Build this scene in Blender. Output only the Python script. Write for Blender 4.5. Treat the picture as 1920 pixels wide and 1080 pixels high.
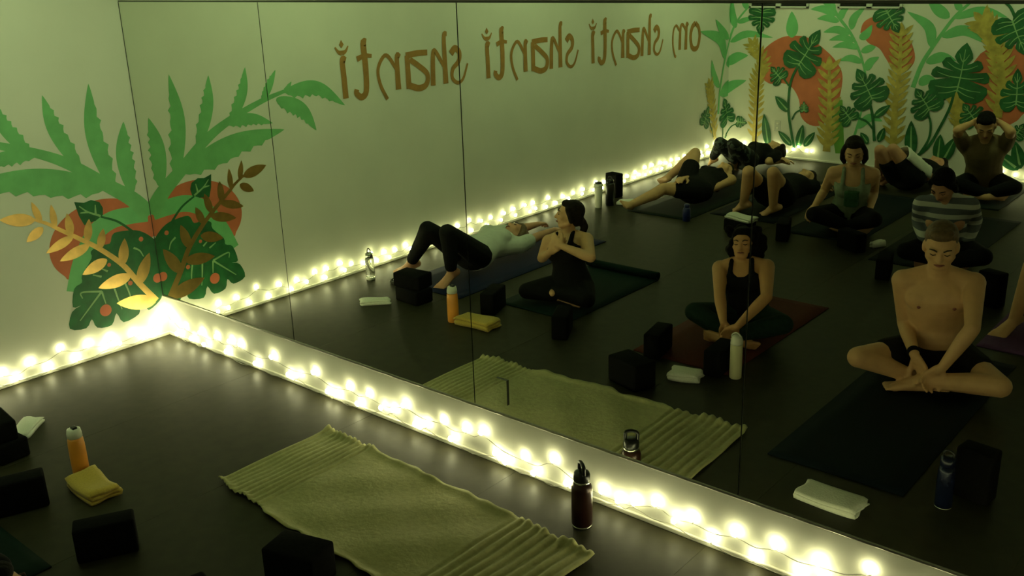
import bpy, bmesh, math, random
from mathutils import Vector, Matrix, Quaternion
import numpy as np

for o in list(bpy.data.objects):
    bpy.data.objects.remove(o, do_unlink=True)
S = bpy.context.scene
COL = S.collection
rnd = random.Random(7)

# ------------------------------------------------------------------ camera
# The mirrored wall is the plane y = 0, the room lies at y < 0; the muralled wall is the plane x = 0.
cam_d = bpy.data.cameras.new('camera')
cam_d.sensor_width = 36.0
cam_d.lens = 34.16
cam_d.clip_start = 0.05
cam = bpy.data.objects.new('camera', cam_d)
COL.objects.link(cam)
_yaw, _pitch, _roll = math.radians(41.0025), math.radians(18.5538), math.radians(-1.8466)
_f = Vector((-math.sin(_yaw) * math.cos(_pitch), math.cos(_yaw) * math.cos(_pitch), -math.sin(_pitch)))
_r0 = Vector((math.cos(_yaw), math.sin(_yaw), 0.0))
_u0 = _r0.cross(_f)
_r = _r0 * math.cos(_roll) + _u0 * math.sin(_roll)
_u = -_r0 * math.sin(_roll) + _u0 * math.cos(_roll)
cam.matrix_world = Matrix(((_r.x, _u.x, -_f.x, 5.508), (_r.y, _u.y, -_f.y, -2.973), (_r.z, _u.z, -_f.z, 2.2), (0, 0, 0, 1)))
S.camera = cam

# ------------------------------------------------------------------ world, exposure
w = bpy.data.worlds.new('World')
S.world = w
w.use_nodes = True
w.node_tree.nodes['Background'].inputs['Color'].default_value = (0.02, 0.022, 0.016, 1)
w.node_tree.nodes['Background'].inputs['Strength'].default_value = 0.2
S.view_settings.view_transform = 'Standard'
S.view_settings.look = 'None'
S.view_settings.gamma = 1.0
S.view_settings.use_curve_mapping = False
S.view_settings.exposure = 0.0

BULB_STRENGTH = 38.0
BULB_COLOR = (1.0, 0.98, 0.52)
ADDED_LAMP_STRENGTH = 35.0  # for the added ceiling spotlights that supply the general light
ADDED_LAMP_COLOR = (0.74, 1.0, 0.46)

ROOM_W, ROOM_D, ROOM_H = 7.4, 7.3, 2.75
MIRROR_B, MIRROR_T, PANEL_W = 0.272, 2.05, 1.3423

# ------------------------------------------------------------------ materials
MATS = {}
def mat(name, col, rough=0.6, metal=0.0, noise=0.0, scale=20.0, bump=0.0, emis=None, spec=0.5, sheen=0.0, trans=0.0):
    if name in MATS:
        return MATS[name]
    m = bpy.data.materials.new(name)
    m.use_nodes = True
    nt = m.node_tree
    b = nt.nodes['Principled BSDF']
    b.inputs['Base Color'].default_value = (*col, 1)
    b.inputs['Roughness'].default_value = rough
    b.inputs['Metallic'].default_value = metal
    b.inputs['Specular IOR Level'].default_value = spec
    if sheen:
        b.inputs['Sheen Weight'].default_value = sheen
    if trans:
        b.inputs['Transmission Weight'].default_value = trans
    if emis:
        b.inputs['Emission Color'].default_value = (*emis[0], 1)
        b.inputs['Emission Strength'].default_value = emis[1]
    if noise or bump:
        tc = nt.nodes.new('ShaderNodeTexCoord')
        n = nt.nodes.new('ShaderNodeTexNoise')
        n.inputs['Scale'].default_value = scale
        n.inputs['Detail'].default_value = 4
        nt.links.new(tc.outputs['Object'], n.inputs['Vector'])
        if noise:
            r = nt.nodes.new('ShaderNodeValToRGB')
            r.color_ramp.elements[0].position = 0.3
            r.color_ramp.elements[1].position = 0.7
            r.color_ramp.elements[0].color = (*[c * (1 - noise) for c in col], 1)
            r.color_ramp.elements[1].color = (*[min(1, c * (1 + noise)) for c in col], 1)
            nt.links.new(n.outputs['Fac'], r.inputs['Fac'])
            nt.links.new(r.outputs['Color'], b.inputs['Base Color'])
        if bump:
            bp = nt.nodes.new('ShaderNodeBump')
            bp.inputs['Strength'].default_value = bump
            bp.inputs['Distance'].default_value = 0.01
            nt.links.new(n.outputs['Fac'], bp.inputs['Height'])
            nt.links.new(bp.outputs['Normal'], b.inputs['Normal'])
    MATS[name] = m
    return m

M_WALL = mat('wall_paint', (0.72, 0.71, 0.62), 0.75, noise=0.03, scale=3, bump=0.02)
M_CEIL = mat('ceiling_paint', (0.7, 0.7, 0.66), 0.9, noise=0.02)
M_FLOOR = mat('floor_rubber', (0.028, 0.026, 0.013), 0.5, noise=0.18, scale=14, bump=0.04, spec=0.18)
M_GROOVE = mat('floor_groove', (0.02, 0.02, 0.016), 0.8, noise=0.1)
M_BASE = mat('baseboard_paint', (0.74, 0.72, 0.62), 0.5, noise=0.03)
M_MIRROR = mat('mirror_silver', (0.78, 0.82, 0.72), 0.0, 1.0)
M_EDGE = mat('mirror_edge', (0.05, 0.055, 0.04), 0.35, noise=0.2)
M_METAL = mat('brushed_channel', (0.35, 0.35, 0.3), 0.35, 0.9, noise=0.1, scale=60)
M_WIRE = mat('light_wire', (0.30, 0.30, 0.24), 0.5, noise=0.1)
M_SOCKET = mat('light_socket', (0.5, 0.5, 0.42), 0.5, noise=0.1)
M_BULB = mat('lit_bulb', (1, 0.95, 0.8), 0.3, emis=(BULB_COLOR, BULB_STRENGTH))
M_ADDLAMP = mat('added_lamp_diffuser', (0.9, 0.9, 0.8), 0.4, emis=(ADDED_LAMP_COLOR, ADDED_LAMP_STRENGTH))  # glowing face of the added, unseen spotlights
M_ADDLAMPB = mat('added_lamp_housing', (0.6, 0.6, 0.58), 0.4, 0.3, noise=0.05)
M_PALM = mat('paint_palm_green', (0.18, 0.50, 0.19), 0.6, noise=0.12, scale=9)
M_BAND = mat('paint_mint_green', (0.17, 0.52, 0.20), 0.6, noise=0.1, scale=9)
M_SUN = mat('paint_terracotta', (0.62, 0.16, 0.07), 0.6, noise=0.12, scale=7)
M_DARK = mat('paint_dark_green', (0.014, 0.13, 0.035), 0.55, noise=0.3, scale=12)
M_VEIN = mat('paint_vein_green', (0.26, 0.46, 0.20), 0.6, noise=0.1)
M_GOLD = mat('paint_gold', (0.82, 0.55, 0.18), 0.34, 0.95, noise=0.15, scale=14)
M_BGOLD = mat('paint_ochre', (0.52, 0.40, 0.09), 0.5, 0.25, noise=0.25, scale=16)
M_TEXT = mat('paint_bronze', (0.46, 0.24, 0.07), 0.5, 0.35, noise=0.1)
M_COLUMN = mat('paint_leaf_column', (0.14, 0.34, 0.05), 0.6, noise=0.3, scale=6)

# ------------------------------------------------------------------ helpers
def tag(o, label=None, cat=None, group=None, kind=None):
    if label: o['label'] = label
    if cat: o['category'] = cat
    if group: o['group'] = group
    if kind: o['kind'] = kind
    return o
def link(name, me, parent=None, loc=None, rot=None):
    o = bpy.data.objects.new(name, me)
    COL.objects.link(o)
    if parent is not None: o.parent = parent
    if loc is not None: o.location = loc
    if rot is not None: o.rotation_euler = rot
    return o
def empty(name, loc=(0, 0, 0), rz=0.0):
    o = bpy.data.objects.new(name, None)
    o.empty_display_size = 0.1
    COL.objects.link(o)
    o.location = loc
    o.rotation_euler = (0, 0, rz)
    return o
def pydata(name, vs, fs, m, smooth=False):
    me = bpy.data.meshes.new(name)
    me.from_pydata([tuple(v) for v in vs], [], fs)
    me.materials.append(m)
    if smooth:
        me.polygons.foreach_set('use_smooth', [True] * len(me.polygons))
    me.update()
    return me
def bm_mesh(name, bm, m, smooth=False):
    bmesh.ops.recalc_face_normals(bm, faces=bm.faces[:])
    me = bpy.data.meshes.new(name)
    bm.to_mesh(me)
    bm.free()
    for x in (m if isinstance(m, (list, tuple)) else [m]):
        me.materials.append(x)
    if smooth:
        me.polygons.foreach_set('use_smooth', [True] * len(me.polygons))
    return me
def box_bm(x0, x1, y0, y1, z0, z1, bevel=0.0, seg=2, bm=None):
    b = bmesh.new()
    r = bmesh.ops.create_cube(b, size=1.0)
    for v in b.verts:
        v.co = Vector((x0 + (v.co.x + .5) * (x1 - x0), y0 + (v.co.y + .5) * (y1 - y0), z0 + (v.co.z + .5) * (z1 - z0)))
    if bevel:
        bmesh.ops.bevel(b, geom=b.edges[:], offset=bevel, segments=seg, profile=0.5, affect='EDGES')
    return b
def box(name, x0, x1, y0, y1, z0, z1, m, parent=None, bevel=0.0, seg=2, smooth=False):
    return link(name, bm_mesh(name, box_bm(x0, x1, y0, y1, z0, z1, bevel, seg), m, smooth), parent)
def lathe(name, prof, m, parent=None, seg=24, loc=None, smooth=True):
    vs, fs = [], []
    for r, z in prof:
        for k in range(seg):
            a = 2 * math.pi * k / seg
            vs.append((r * math.cos(a), r * math.sin(a), z))
    for i in range(len(prof) - 1):
        for k in range(seg):
            a, b = i * seg + k, i * seg + (k + 1) % seg
            fs.append((a, b, b + seg, a + seg))
    fs.append(tuple(range(seg - 1, -1, -1)))
    n = (len(prof) - 1) * seg
    fs.append(tuple(n + k for k in range(seg)))
    me = pydata(name, vs, fs, m, smooth)
    return link(name, me, parent, loc)
def frames(pts):
    pts = [Vector(p) for p in pts]
    out = []
    for i, p in enumerate(pts):
        a = pts[max(0, i - 1)]; b = pts[min(len(pts) - 1, i + 1)]
        t = (b - a).normalized()
        ref = Vector((0, 0, 1)) if abs(t.z) < .9 else Vector((1, 0, 0))
        x = t.cross(ref).normalized(); y = x.cross(t).normalized()
        out.append((p, x, y))
    return out
def tube_mesh(name, pts, r, m, seg=8, flat=1.0):
    vs, fs = [], []
    fr = frames(pts)
    rs = r if isinstance(r, (list, tuple)) else [r] * len(fr)
    for (p, x, y), rr in zip(fr, rs):
        for k in range(seg):
            a = 2 * math.pi * k / seg
            vs.append(p + x * (rr * math.cos(a)) + y * (rr * flat * math.sin(a)))
    for i in range(len(fr) - 1):
        for k in range(seg):
            a, b = i * seg + k, i * seg + (k + 1) % seg
            fs.append((a, b, b + seg, a + seg))
    fs.append(tuple(range(seg - 1, -1, -1)))
    n = (len(fr) - 1) * seg
    fs.append(tuple(n + k for k in range(seg)))
    return pydata(name, vs, fs, m, True)
def spline(pts, n=6):
    P = [Vector(p) for p in pts]
    if len(P) < 3:
        return [P[0].lerp(P[-1], i / n) for i in range(n + 1)]
    out = []
    for i in range(len(P) - 1):
        p0 = P[i - 1] if i else P[0] * 2 - P[1]
        p1, p2 = P[i], P[i + 1]
        p3 = P[i + 2] if i + 2 < len(P) else P[-1] * 2 - P[-2]
        for k in range(n):
            t = k / n
            out.append(.5 * ((2 * p1) + (p2 - p0) * t + (2 * p0 - 5 * p1 + 4 * p2 - p3) * t * t + (3 * p1 - p0 - 3 * p2 + p3) * t ** 3))
    out.append(P[-1])
    return out

# ------------------------------------------------------------------ the room
def struct(o, label, cat):
    return tag(o, label, cat, kind='structure')
fl = box('floor', 0, ROOM_W, -ROOM_D, 0, -0.12, -0.004, M_GROOVE)
struct(fl, 'dark rubber studio floor lit along the walls', 'floor')
STRIP = 0.975
for i in range(8):
    x0 = i * STRIP; x1 = min(ROOM_W, x0 + STRIP - 0.0012)
    if x1 - x0 > .05:
        box('floor_sheet', x0, x1, -ROOM_D, 0, -0.004, 0.0, M_FLOOR, fl)
struct(box('ceiling', 0, ROOM_W, -ROOM_D, 0, ROOM_H, ROOM_H + .1, M_CEIL), 'plain pale ceiling above the studio', 'ceiling')
WL = box('wall_left', -.12, 0, -ROOM_D, 0, -.12, ROOM_H + .1, M_WALL)
struct(WL, 'pale wall with painted palm and bronze lettering', 'wall')
WB = box('wall_back', -.12, ROOM_W + .12, -ROOM_D - .12, -ROOM_D, -.12, ROOM_H + .1, M_WALL)
struct(WB, 'pale wall painted with monstera leaves and terracotta shapes', 'wall')
WF = box('wall_front', -.12, ROOM_W + .12, 0, .12, -.12, ROOM_H + .1, M_WALL)
struct(WF, 'pale wall behind and below the mirror panels', 'wall')
WR = box('wall_right', ROOM_W, ROOM_W + .12, -ROOM_D, 0, -.12, ROOM_H + .1, M_WALL)
struct(WR, 'pale plain wall on the camera side', 'wall')
def baseboard(name, pts, label):
    (x0, y0), (x1, y1) = pts
    o = box(name, min(x0, x1), max(x0, x1), min(y0, y1), max(y0, y1), 0.0, 0.022, M_BASE, bevel=.004)
    struct(o, label, 'baseboard')
baseboard('baseboard_left', ((0, -ROOM_D), (.012, -.012)), 'thin pale strip at the foot of the lettered wall')
baseboard('baseboard_front', ((0, -.012), (ROOM_W, 0)), 'thin pale strip at the foot of the mirrored wall')
baseboard('baseboard_back', ((.012, -ROOM_D), (ROOM_W, -ROOM_D + .012)), 'thin pale strip at the foot of the leaf mural wall')

# mirror panels with narrow gaps, a dark bottom channel and a top clip rail
wh = ['leftmost mirror panel meeting the lettered wall in the corner', 'second mirror panel from the corner, reflecting the lying person in white',
      'third mirror panel from the corner, reflecting the bronze lettering and black tank tops', 'fourth mirror panel from the corner, reflecting the shirtless man', 'mirror panel farthest from the painted corner']
for i in range(5):
    x0 = i * PANEL_W + (.006 if i == 0 else .0028); x1 = min(ROOM_W - .01, (i + 1) * PANEL_W - .0028)
    b = box_bm(x0, x1, -.012, -.006, MIRROR_B, MIRROR_T)
    for f in b.faces:
        f.material_index = 0 if f.normal.y < -.9 else 1
    o = link('mirror_panel', bm_mesh('mirror_panel', b, [M_MIRROR, M_EDGE]))
    tag(o, wh[i], 'mirror', 'wall mirror panels')
struct(box('trim_1', 0, ROOM_W, -.016, 0, MIRROR_B - .012, MIRROR_B, M_METAL, bevel=.002), 'thin metal channel under the mirror panels', 'trim')
struct(box('trim_2', 0, ROOM_W, -.013, 0, MIRROR_T, MIRROR_T + .008, M_EDGE, bevel=.002), 'thin dark strip along the top of the mirrors', 'trim')
struct(box('trim_3', 0, .006, -.013, -.001, MIRROR_B, MIRROR_T, M_EDGE), 'narrow dark gap strip at the mirror corner edge', 'trim')
b = box_bm(2.826, 2.890, -.020, -.012, .322, .442, .0)
for f in b.faces:
    f.material_index = 0 if f.normal.y < -.9 else 1
tag(link('outlet_cover', bm_mesh('outlet_cover', b, [M_MIRROR, M_EDGE])), 'small mirrored outlet cover low on the mirror', 'outlet cover')

# spotlights added out of the frame to wash the walls with general light
def added_spotlight(x, y, aim, label):
    r = empty('added_spotlight', (x, y, ROOM_H))
    tag(r, label, 'added lamp', 'added unseen wall-washing ceiling spotlights')
    lathe('mount', [(.06, 0), (.062, -.012), (.055, -.022), (.014, -.026), (.014, -.16)], M_ADDLAMPB, r, 24)
    q = Vector((0, 0, -1)).rotation_difference(Vector(aim).normalized())
    h = lathe('housing', [(.05, .06), (.14, .055), (.19, .03), (.205, -.02), (.20, -.04), (.178, -.04)], M_ADDLAMPB, r, 32)
    h.rotation_euler = q.to_euler(); h.location = (0, 0, -.22)
    d = lathe('diffuser', [(.176, -.034), (.17, -.041), (.11, -.046), (.03, -.048)], M_ADDLAMP, h, 32)
for x, y, aim, lb in ((1.55, -1.25, (-1, .15, -.50), 'added unseen ceiling spotlight brightening the painted palm corner'), (1.55, -3.7, (-1, 0, -.50), 'added unseen ceiling spotlight brightening the bronze lettering'),
                      (1.3, -5.7, (-.7, -.7, -.50), 'added unseen ceiling spotlight brightening the leaf mural corner'), (3.4, -5.7, (0, -1, -.50), 'added unseen ceiling spotlight brightening the middle of the leaf mural')):
    added_spotlight(x, y, aim, lb)

# string lights
def bulb_mesh():
    prof = [(.0025, .006), (.006, .008), (.0105, .014), (.0122, .021), (.0113, .028), (.0075, .034), (.0025, .037)]
    seg = 8
    vs, fs = [], []
    for r, z in prof:
        for k in range(seg):
            a = 2 * math.pi * k / seg
            vs.append((r * math.cos(a), r * math.sin(a), z))
    for i in range(len(prof) - 1):
        for k in range(seg):
            a, c = i * seg + k, i * seg + (k + 1) % seg
            fs.append((a, c, c + seg, a + seg))
    fs.append(tuple(range(seg - 1, -1, -1)))
    fs.append(tuple((len(prof) - 1) * seg + k for k in range(seg)))
    return pydata('bulb', vs, fs, M_BULB, True)
BULB = bulb_mesh()
def socket_mesh():
    seg, prof = 8, [(.0035, -.002), (.0048, .0), (.0048, .0075), (.003, .0085)]
    vs = [(r_ * math.cos(2 * math.pi * k / seg), r_ * math.sin(2 * math.pi * k / seg), z) for r_, z in prof for k in range(seg)]
    fs = [(i * seg + k, i * seg + (k + 1) % seg, (i + 1) * seg + (k + 1) % seg, (i + 1) * seg + k) for i in range(len(prof) - 1) for k in range(seg)]
    fs += [tuple(range(seg - 1, -1, -1)), tuple((len(prof) - 1) * seg + k for k in range(seg))]
    return pydata('socket', vs, fs, M_SOCKET, True)
SOCKET = socket_mesh()
def string_light(pts, label, wall_n):
    """pts: bulb base points along the wall; the wire runs through them with a little slack"""
    r = empty('string_light', (pts[0][0], pts[0][1], 0))
    tag(r, label, 'string light', 'warm fairy lights at the foot of the walls')
    o0 = Vector((pts[0][0], pts[0][1], 0))
    wire = []
    P = [Vector(q) - o0 for q in pts]
    for i, q in enumerate(P):
        wire.append(q)
        if i + 1 < len(P):
            m = q.lerp(P[i + 1], .5)
            m.z = max(.005, m.z - .012 - .05 * rnd.random() * (P[i + 1] - q).length)
            wire.append(m)
    link('wire', tube_mesh('wire', spline(wire, 3), .0018, M_WIRE, 5), r)
    for q in P:
        up = Vector((wall_n[0] * rnd.uniform(-.2, .5), wall_n[1] * rnd.uniform(-.2, .5), 1)) + Vector((rnd.uniform(-.35, .35), rnd.uniform(-.35, .35), 0))
        d = up.normalized()
        o = link('bulb', BULB, r, q)
        o.rotation_euler = Vector((0, 0, 1)).rotation_difference(d).to_euler()
        link('socket', SOCKET, o)
UPX = [.035, .10, .21, .40, .56, .71, .80, 1.12, 1.5, 1.78, 1.93, 2.2, 2.46, 2.62, 2.73, 2.97, 3.14, 3.4, 3.67, 3.84, 4.03, 4.19, 4.36, 4.54, 4.72, 4.95, 5.1, 5.3, 5.52, 5.7, 5.95, 6.2, 6.4, 6.7, 6.95, 7.2]
UPZ = [.15, .12, .1, .1, .11, .12, .12, .12, .12, .11, .11, .13, .12, .12, .14, .09, .13, .07, .11, .1, .11, .12, .12, .16]
LOX = [.15, .3, .45, .67, .96, 1.27, 1.36, 1.61, 1.68, 1.86, 2.04, 2.12, 2.29, 2.36, 2.54, 2.8, 2.88, 3.05, 3.23, 3.49, 3.57, 3.76, 3.93, 4.11, 4.29, 4.38, 4.6, 4.75, 4.95, 5.2, 5.3, 5.55, 5.8, 6.0, 6.1, 6.4, 6.6, 6.9, 7.1]
LOZ = [.03, .04, .04, .04, .04, .05, .07, .04, .04, .04, .07, .08, .05, .07, .05, .06, .03, .03, .05, .06, .08, .07, .05, .03, .05, .07]
string_light([(x, -.016, (UPZ[i] if i < len(UPZ) else rnd.uniform(.09, .13)) - .018) for i, x in enumerate(UPX)], 'upper warm fairy light strand below the mirror', (0, -1))
string_light([(x, -.028, max(.024, (LOZ[i] if i < len(LOZ) else rnd.uniform(.03, .07)) - .018)) for i, x in enumerate(LOX)], 'lower warm fairy light strand along the floor below the mirror', (0, -1))
def run(a, b, step, jit):
    out = []; t = a
    while t < b:
        out.append(t); t += step + rnd.uniform(-jit, jit)
    return out
upy = [.03, .09, .25, .40, .53, .70, .89, 1.04] + run(1.2, 7.2, .165, .06)
loy = [.10, .18, .36, .44, .62, .79, .97] + run(1.1, 7.2, .15, .07)
uz = [.16, .11, .08, .1, .1, .13, .1, .09]
string_light([(.016, -t, (uz[i] if i < len(uz) else rnd.uniform(.08, .135)) - .018) for i, t in enumerate(upy)], 'upper warm fairy light strand along the lettered wall', (1, 0))
string_light([(.028, -t, rnd.uniform(.024, .045)) for t in loy], 'lower warm fairy light strand at the foot of the lettered wall', (1, 0))
string_light([(x, -ROOM_D + .018, rnd.uniform(.03, .13)) for x in run(.10, 1.08, .075, .03)], 'short fairy light strand in the leaf mural corner', (0, 1))
string_light([(x, -ROOM_D + .018, rnd.uniform(.03, .13)) for x in run(2.86, 7.2, .095, .04)], 'fairy light strand under the far mural end', (0, 1))

# ------------------------------------------------------------------ murals: flat paint laid on the walls
PALM_STEM = [[-0.019, 0.791], [-0.114, 0.908], [-0.264, 1.027], [-0.453, 1.178], [-0.64, 1.277], [-0.902, 1.37], [-1.142, 1.425]]
PALM_LEAVES = [[[-0.108, 0.943], [-0.122, 1.185], [-0.093, 1.374], 0.092], [[-0.218, 0.979], [-0.285, 1.326], [-0.267, 1.615], 0.092], [[-0.396, 1.141], [-0.503, 1.386], [-0.539, 1.582], 0.078], [[-0.658, 1.263], [-0.772, 1.444], [-0.815, 1.605], 0.068], [[-0.916, 1.369], [-0.986, 1.466], [-1.05, 1.565], 0.052], [[-1.095, 1.406], [-1.137, 1.438], [-1.171, 1.475], 0.03], [[-1.111, 1.411], [-1.385, 1.404], [-1.62, 1.257], 0.092], [[-1.032, 1.372], [-1.23, 1.275], [-1.343, 1.117], 0.096], [[-0.625, 1.267], [-0.818, 1.27], [-0.983, 1.218], 0.069], [[-0.273, 1.008], [-0.672, 1.121], [-1.072, 1.163], 0.133]]
LOW_BAND = [[-0.03, 0.8], [-0.13, 0.811], [-0.256, 0.811], [-0.365, 0.763], [-0.443, 0.666], [-0.497, 0.569], [-0.547, 0.435]]
SUN = [[-0.114, 0.868], [-0.198, 0.926], [-0.302, 0.946], [-0.391, 0.938], [-0.492, 0.907], [-0.579, 0.853], [-0.637, 0.776], [-0.66, 0.692], [-0.644, 0.61], [-0.598, 0.546], [-0.565, 0.517], [-0.393, 0.508], [-0.147, 0.602], [-0.013, 0.656], [-0.013, 0.781], [-0.054, 0.795]]
BIG_LEAF = [[-0.004, 0.624], [-0.06, 0.68], [-0.127, 0.717], [-0.243, 0.732], [-0.279, 0.715], [-0.299, 0.673], [-0.365, 0.677], [-0.421, 0.652], [-0.424, 0.61], [-0.498, 0.526], [-0.505, 0.482], [-0.557, 0.457], [-0.584, 0.351], [-0.534, 0.348], [-0.594, 0.323], [-0.624, 0.227], [-0.528, 0.201], [-0.486, 0.245], [-0.462, 0.184], [-0.371, 0.173], [-0.33, 0.237], [-0.295, 0.168], [-0.189, 0.19], [-0.176, 0.242], [-0.136, 0.247], [-0.122, 0.196], [-0.039, 0.236], [-0.012, 0.294], [-0.008, 0.452]]
SMALL_LEAF = [[-0.467, 0.962], [-0.412, 0.946], [-0.367, 0.954], [-0.319, 0.932], [-0.304, 0.894], [-0.311, 0.852], [-0.361, 0.827], [-0.432, 0.816], [-0.454, 0.877]]
SMALL_STEM = [[-0.325, 0.844], [-0.241, 0.802], [-0.191, 0.761], [-0.145, 0.713]]
VEINS = [[[-0.397, 0.397], [-0.476, 0.328], [-0.557, 0.257]], [[-0.397, 0.397], [-0.517, 0.423], [-0.519, 0.386]], [[-0.397, 0.397], [-0.385, 0.315]], [[-0.259, 0.456], [-0.229, 0.343], [-0.222, 0.254]], [[-0.318, 0.405], [-0.305, 0.323], [-0.291, 0.253]], [[-0.155, 0.612], [-0.119, 0.585], [-0.1, 0.543]], [[-0.383, 0.486], [-0.434, 0.511]], [[-0.34, 0.509], [-0.377, 0.536]], [[-0.326, 0.849], [-0.397, 0.888], [-0.443, 0.932]], [[-0.354, 0.867], [-0.347, 0.921]], [[-0.397, 0.888], [-0.443, 0.891]]]
BERRIES = [[[-0.031, 0.384], 0.03], [[-0.393, 0.275], 0.037], [[-0.099, 0.654], 0.015], [[-0.212, 0.4], 0.015], [[-0.325, 0.546], 0.012]]
GOLD_STEM = [[-0.06, 0.242], [-0.158, 0.387], [-0.24, 0.524], [-0.365, 0.655], [-0.48, 0.748], [-0.582, 0.825], [-0.636, 0.868], [-0.709, 0.91]]
GOLD_LEAVES = [[[-0.067, 0.239], [-0.319, 0.299], 0.086], [[-0.159, 0.376], [-0.058, 0.558], 0.072], [[-0.201, 0.445], [-0.415, 0.423], 0.072], [[-0.24, 0.524], [-0.202, 0.683], 0.06], [[-0.333, 0.581], [-0.495, 0.528], 0.064], [[-0.425, 0.692], [-0.611, 0.64], 0.058], [[-0.365, 0.655], [-0.323, 0.772], 0.047], [[-0.509, 0.765], [-0.679, 0.705], 0.051], [[-0.518, 0.773], [-0.521, 0.906], 0.046], [[-0.432, 0.715], [-0.398, 0.848], 0.047], [[-0.6, 0.839], [-0.601, 0.975], 0.036], [[-0.673, 0.887], [-0.705, 1.011], 0.036], [[-0.669, 0.855], [-0.773, 0.793], 0.051], [[-0.705, 0.906], [-0.892, 0.947], 0.065]]
B_SUNS = [[[0.371, 0.888], [0.381, 1.104], [0.46, 1.222], [0.623, 1.322], [0.787, 1.345], [0.951, 1.321], [1.16, 1.187], [1.287, 1.062], [1.346, 0.935], [1.333, 0.728], [1.286, 0.573], [1.158, 0.41], [1.016, 0.398], [0.907, 0.488], [0.874, 0.661], [0.782, 0.792], [0.653, 0.833], [0.526, 0.817], [0.415, 0.87]], [[1.499, 1.396], [1.519, 1.486], [1.589, 1.54], [1.68, 1.55], [1.851, 1.456], [1.964, 1.388], [2.047, 1.268], [2.078, 1.129], [2.0, 1.02], [1.873, 1.032], [1.79, 1.136], [1.707, 1.241], [1.592, 1.291]], [[2.694, 1.22], [2.799, 1.29], [2.954, 1.311], [3.066, 1.281], [3.215, 1.188], [3.264, 0.812], [3.143, 0.67], [3.089, 0.597], [2.969, 0.536], [2.8, 0.593], [2.586, 0.717], [2.536, 0.871], [2.612, 1.081]]]
MONSTERA = [[[0.38, 1.508], [0.367, 1.345], 0.335, 0.304], [[0.931, 1.18], [1.068, 1.415], 0.436, 0.507], [[0.601, 0.928], [0.515, 1.012], 0.233, 0.213], [[1.613, 0.837], [1.492, 1.034], 0.416, 0.416], [[1.426, 0.545], [1.362, 0.616], 0.233, 0.223], [[2.535, 1.026], [2.562, 1.308], 0.578, 0.548], [[2.216, 0.728], [2.124, 0.848], 0.345, 0.304], [[1.808, 1.534], [1.901, 1.396], 0.335, 0.304], [[3.004, 1.41], [3.085, 1.249], 0.416, 0.406], [[3.061, 0.884], [3.049, 1.05], 0.304, 0.396], [[2.671, 0.635], [2.603, 0.718], 0.274, 0.244], [[3.124, 0.506], [3.156, 0.568], 0.172, 0.162], [[0.941, 0.588], [0.937, 0.646], 0.112, 0.122], [[-0.013, 0.482], [-0.054, 0.623], 0.219, 0.294], [[-0.279, 0.39], [-0.247, 0.507], 0.132, 0.233], [[0.194, 0.364], [0.266, 0.359], 0.138, 0.142]]
B_STEMS = [[[[0.457, 1.641], [0.398, 1.565]], 0.024], [[[0.848, 1.044], [0.768, 0.849], [0.758, 0.575], [0.801, 0.341], [0.857, 0.127]], 0.032], [[[0.67, 0.902], [0.75, 0.809]], 0.022], [[[1.639, 0.747], [1.704, 0.547], [1.746, 0.287]], 0.032], [[[1.525, 0.524], [1.643, 0.486], [1.733, 0.399]], 0.024], [[[2.5, 0.886], [2.471, 0.692], [2.391, 0.472], [2.305, 0.283], [2.176, 0.15]], 0.032], [[[2.261, 0.624], [2.304, 0.501], [2.298, 0.355], [2.225, 0.198]], 0.026], [[[1.74, 1.681], [1.787, 1.603]], 0.028], [[[2.852, 1.699], [2.912, 1.651], [2.975, 1.539]], 0.028], [[[0.942, 0.569], [0.852, 0.523], [0.809, 0.441]], 0.018], [[[-0.053, 0.334], [-0.045, 0.146]], 0.02], [[[0.176, 0.352], [0.064, 0.302], [-0.022, 0.159]], 0.016], [[[-0.242, 0.361], [-0.202, 0.259], [-0.175, 0.156]], 0.016]]
BLADES = [[[0.546, 0.113], [0.47, 0.484], 0.097], [[0.824, 0.154], [0.654, 0.303], 0.077], [[0.899, 0.141], [0.944, 0.398], 0.089], [[0.971, 0.157], [1.087, 0.326], 0.077], [[2.14, 0.146], [2.107, 0.531], 0.118], [[2.408, 0.142], [2.409, 0.416], 0.106], [[2.46, 0.148], [2.559, 0.4], 0.106], [[0.768, 0.527], [0.594, 0.687], 0.097], [[1.724, 0.539], [1.879, 0.673], 0.073], [[3.185, 0.148], [3.105, 0.41], 0.112], [[3.17, 0.137], [2.942, 0.286], 0.112], [[1.683, 0.253], [1.592, 0.365], 0.073], [[1.79, 0.281], [1.84, 0.436], 0.073]]
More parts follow.
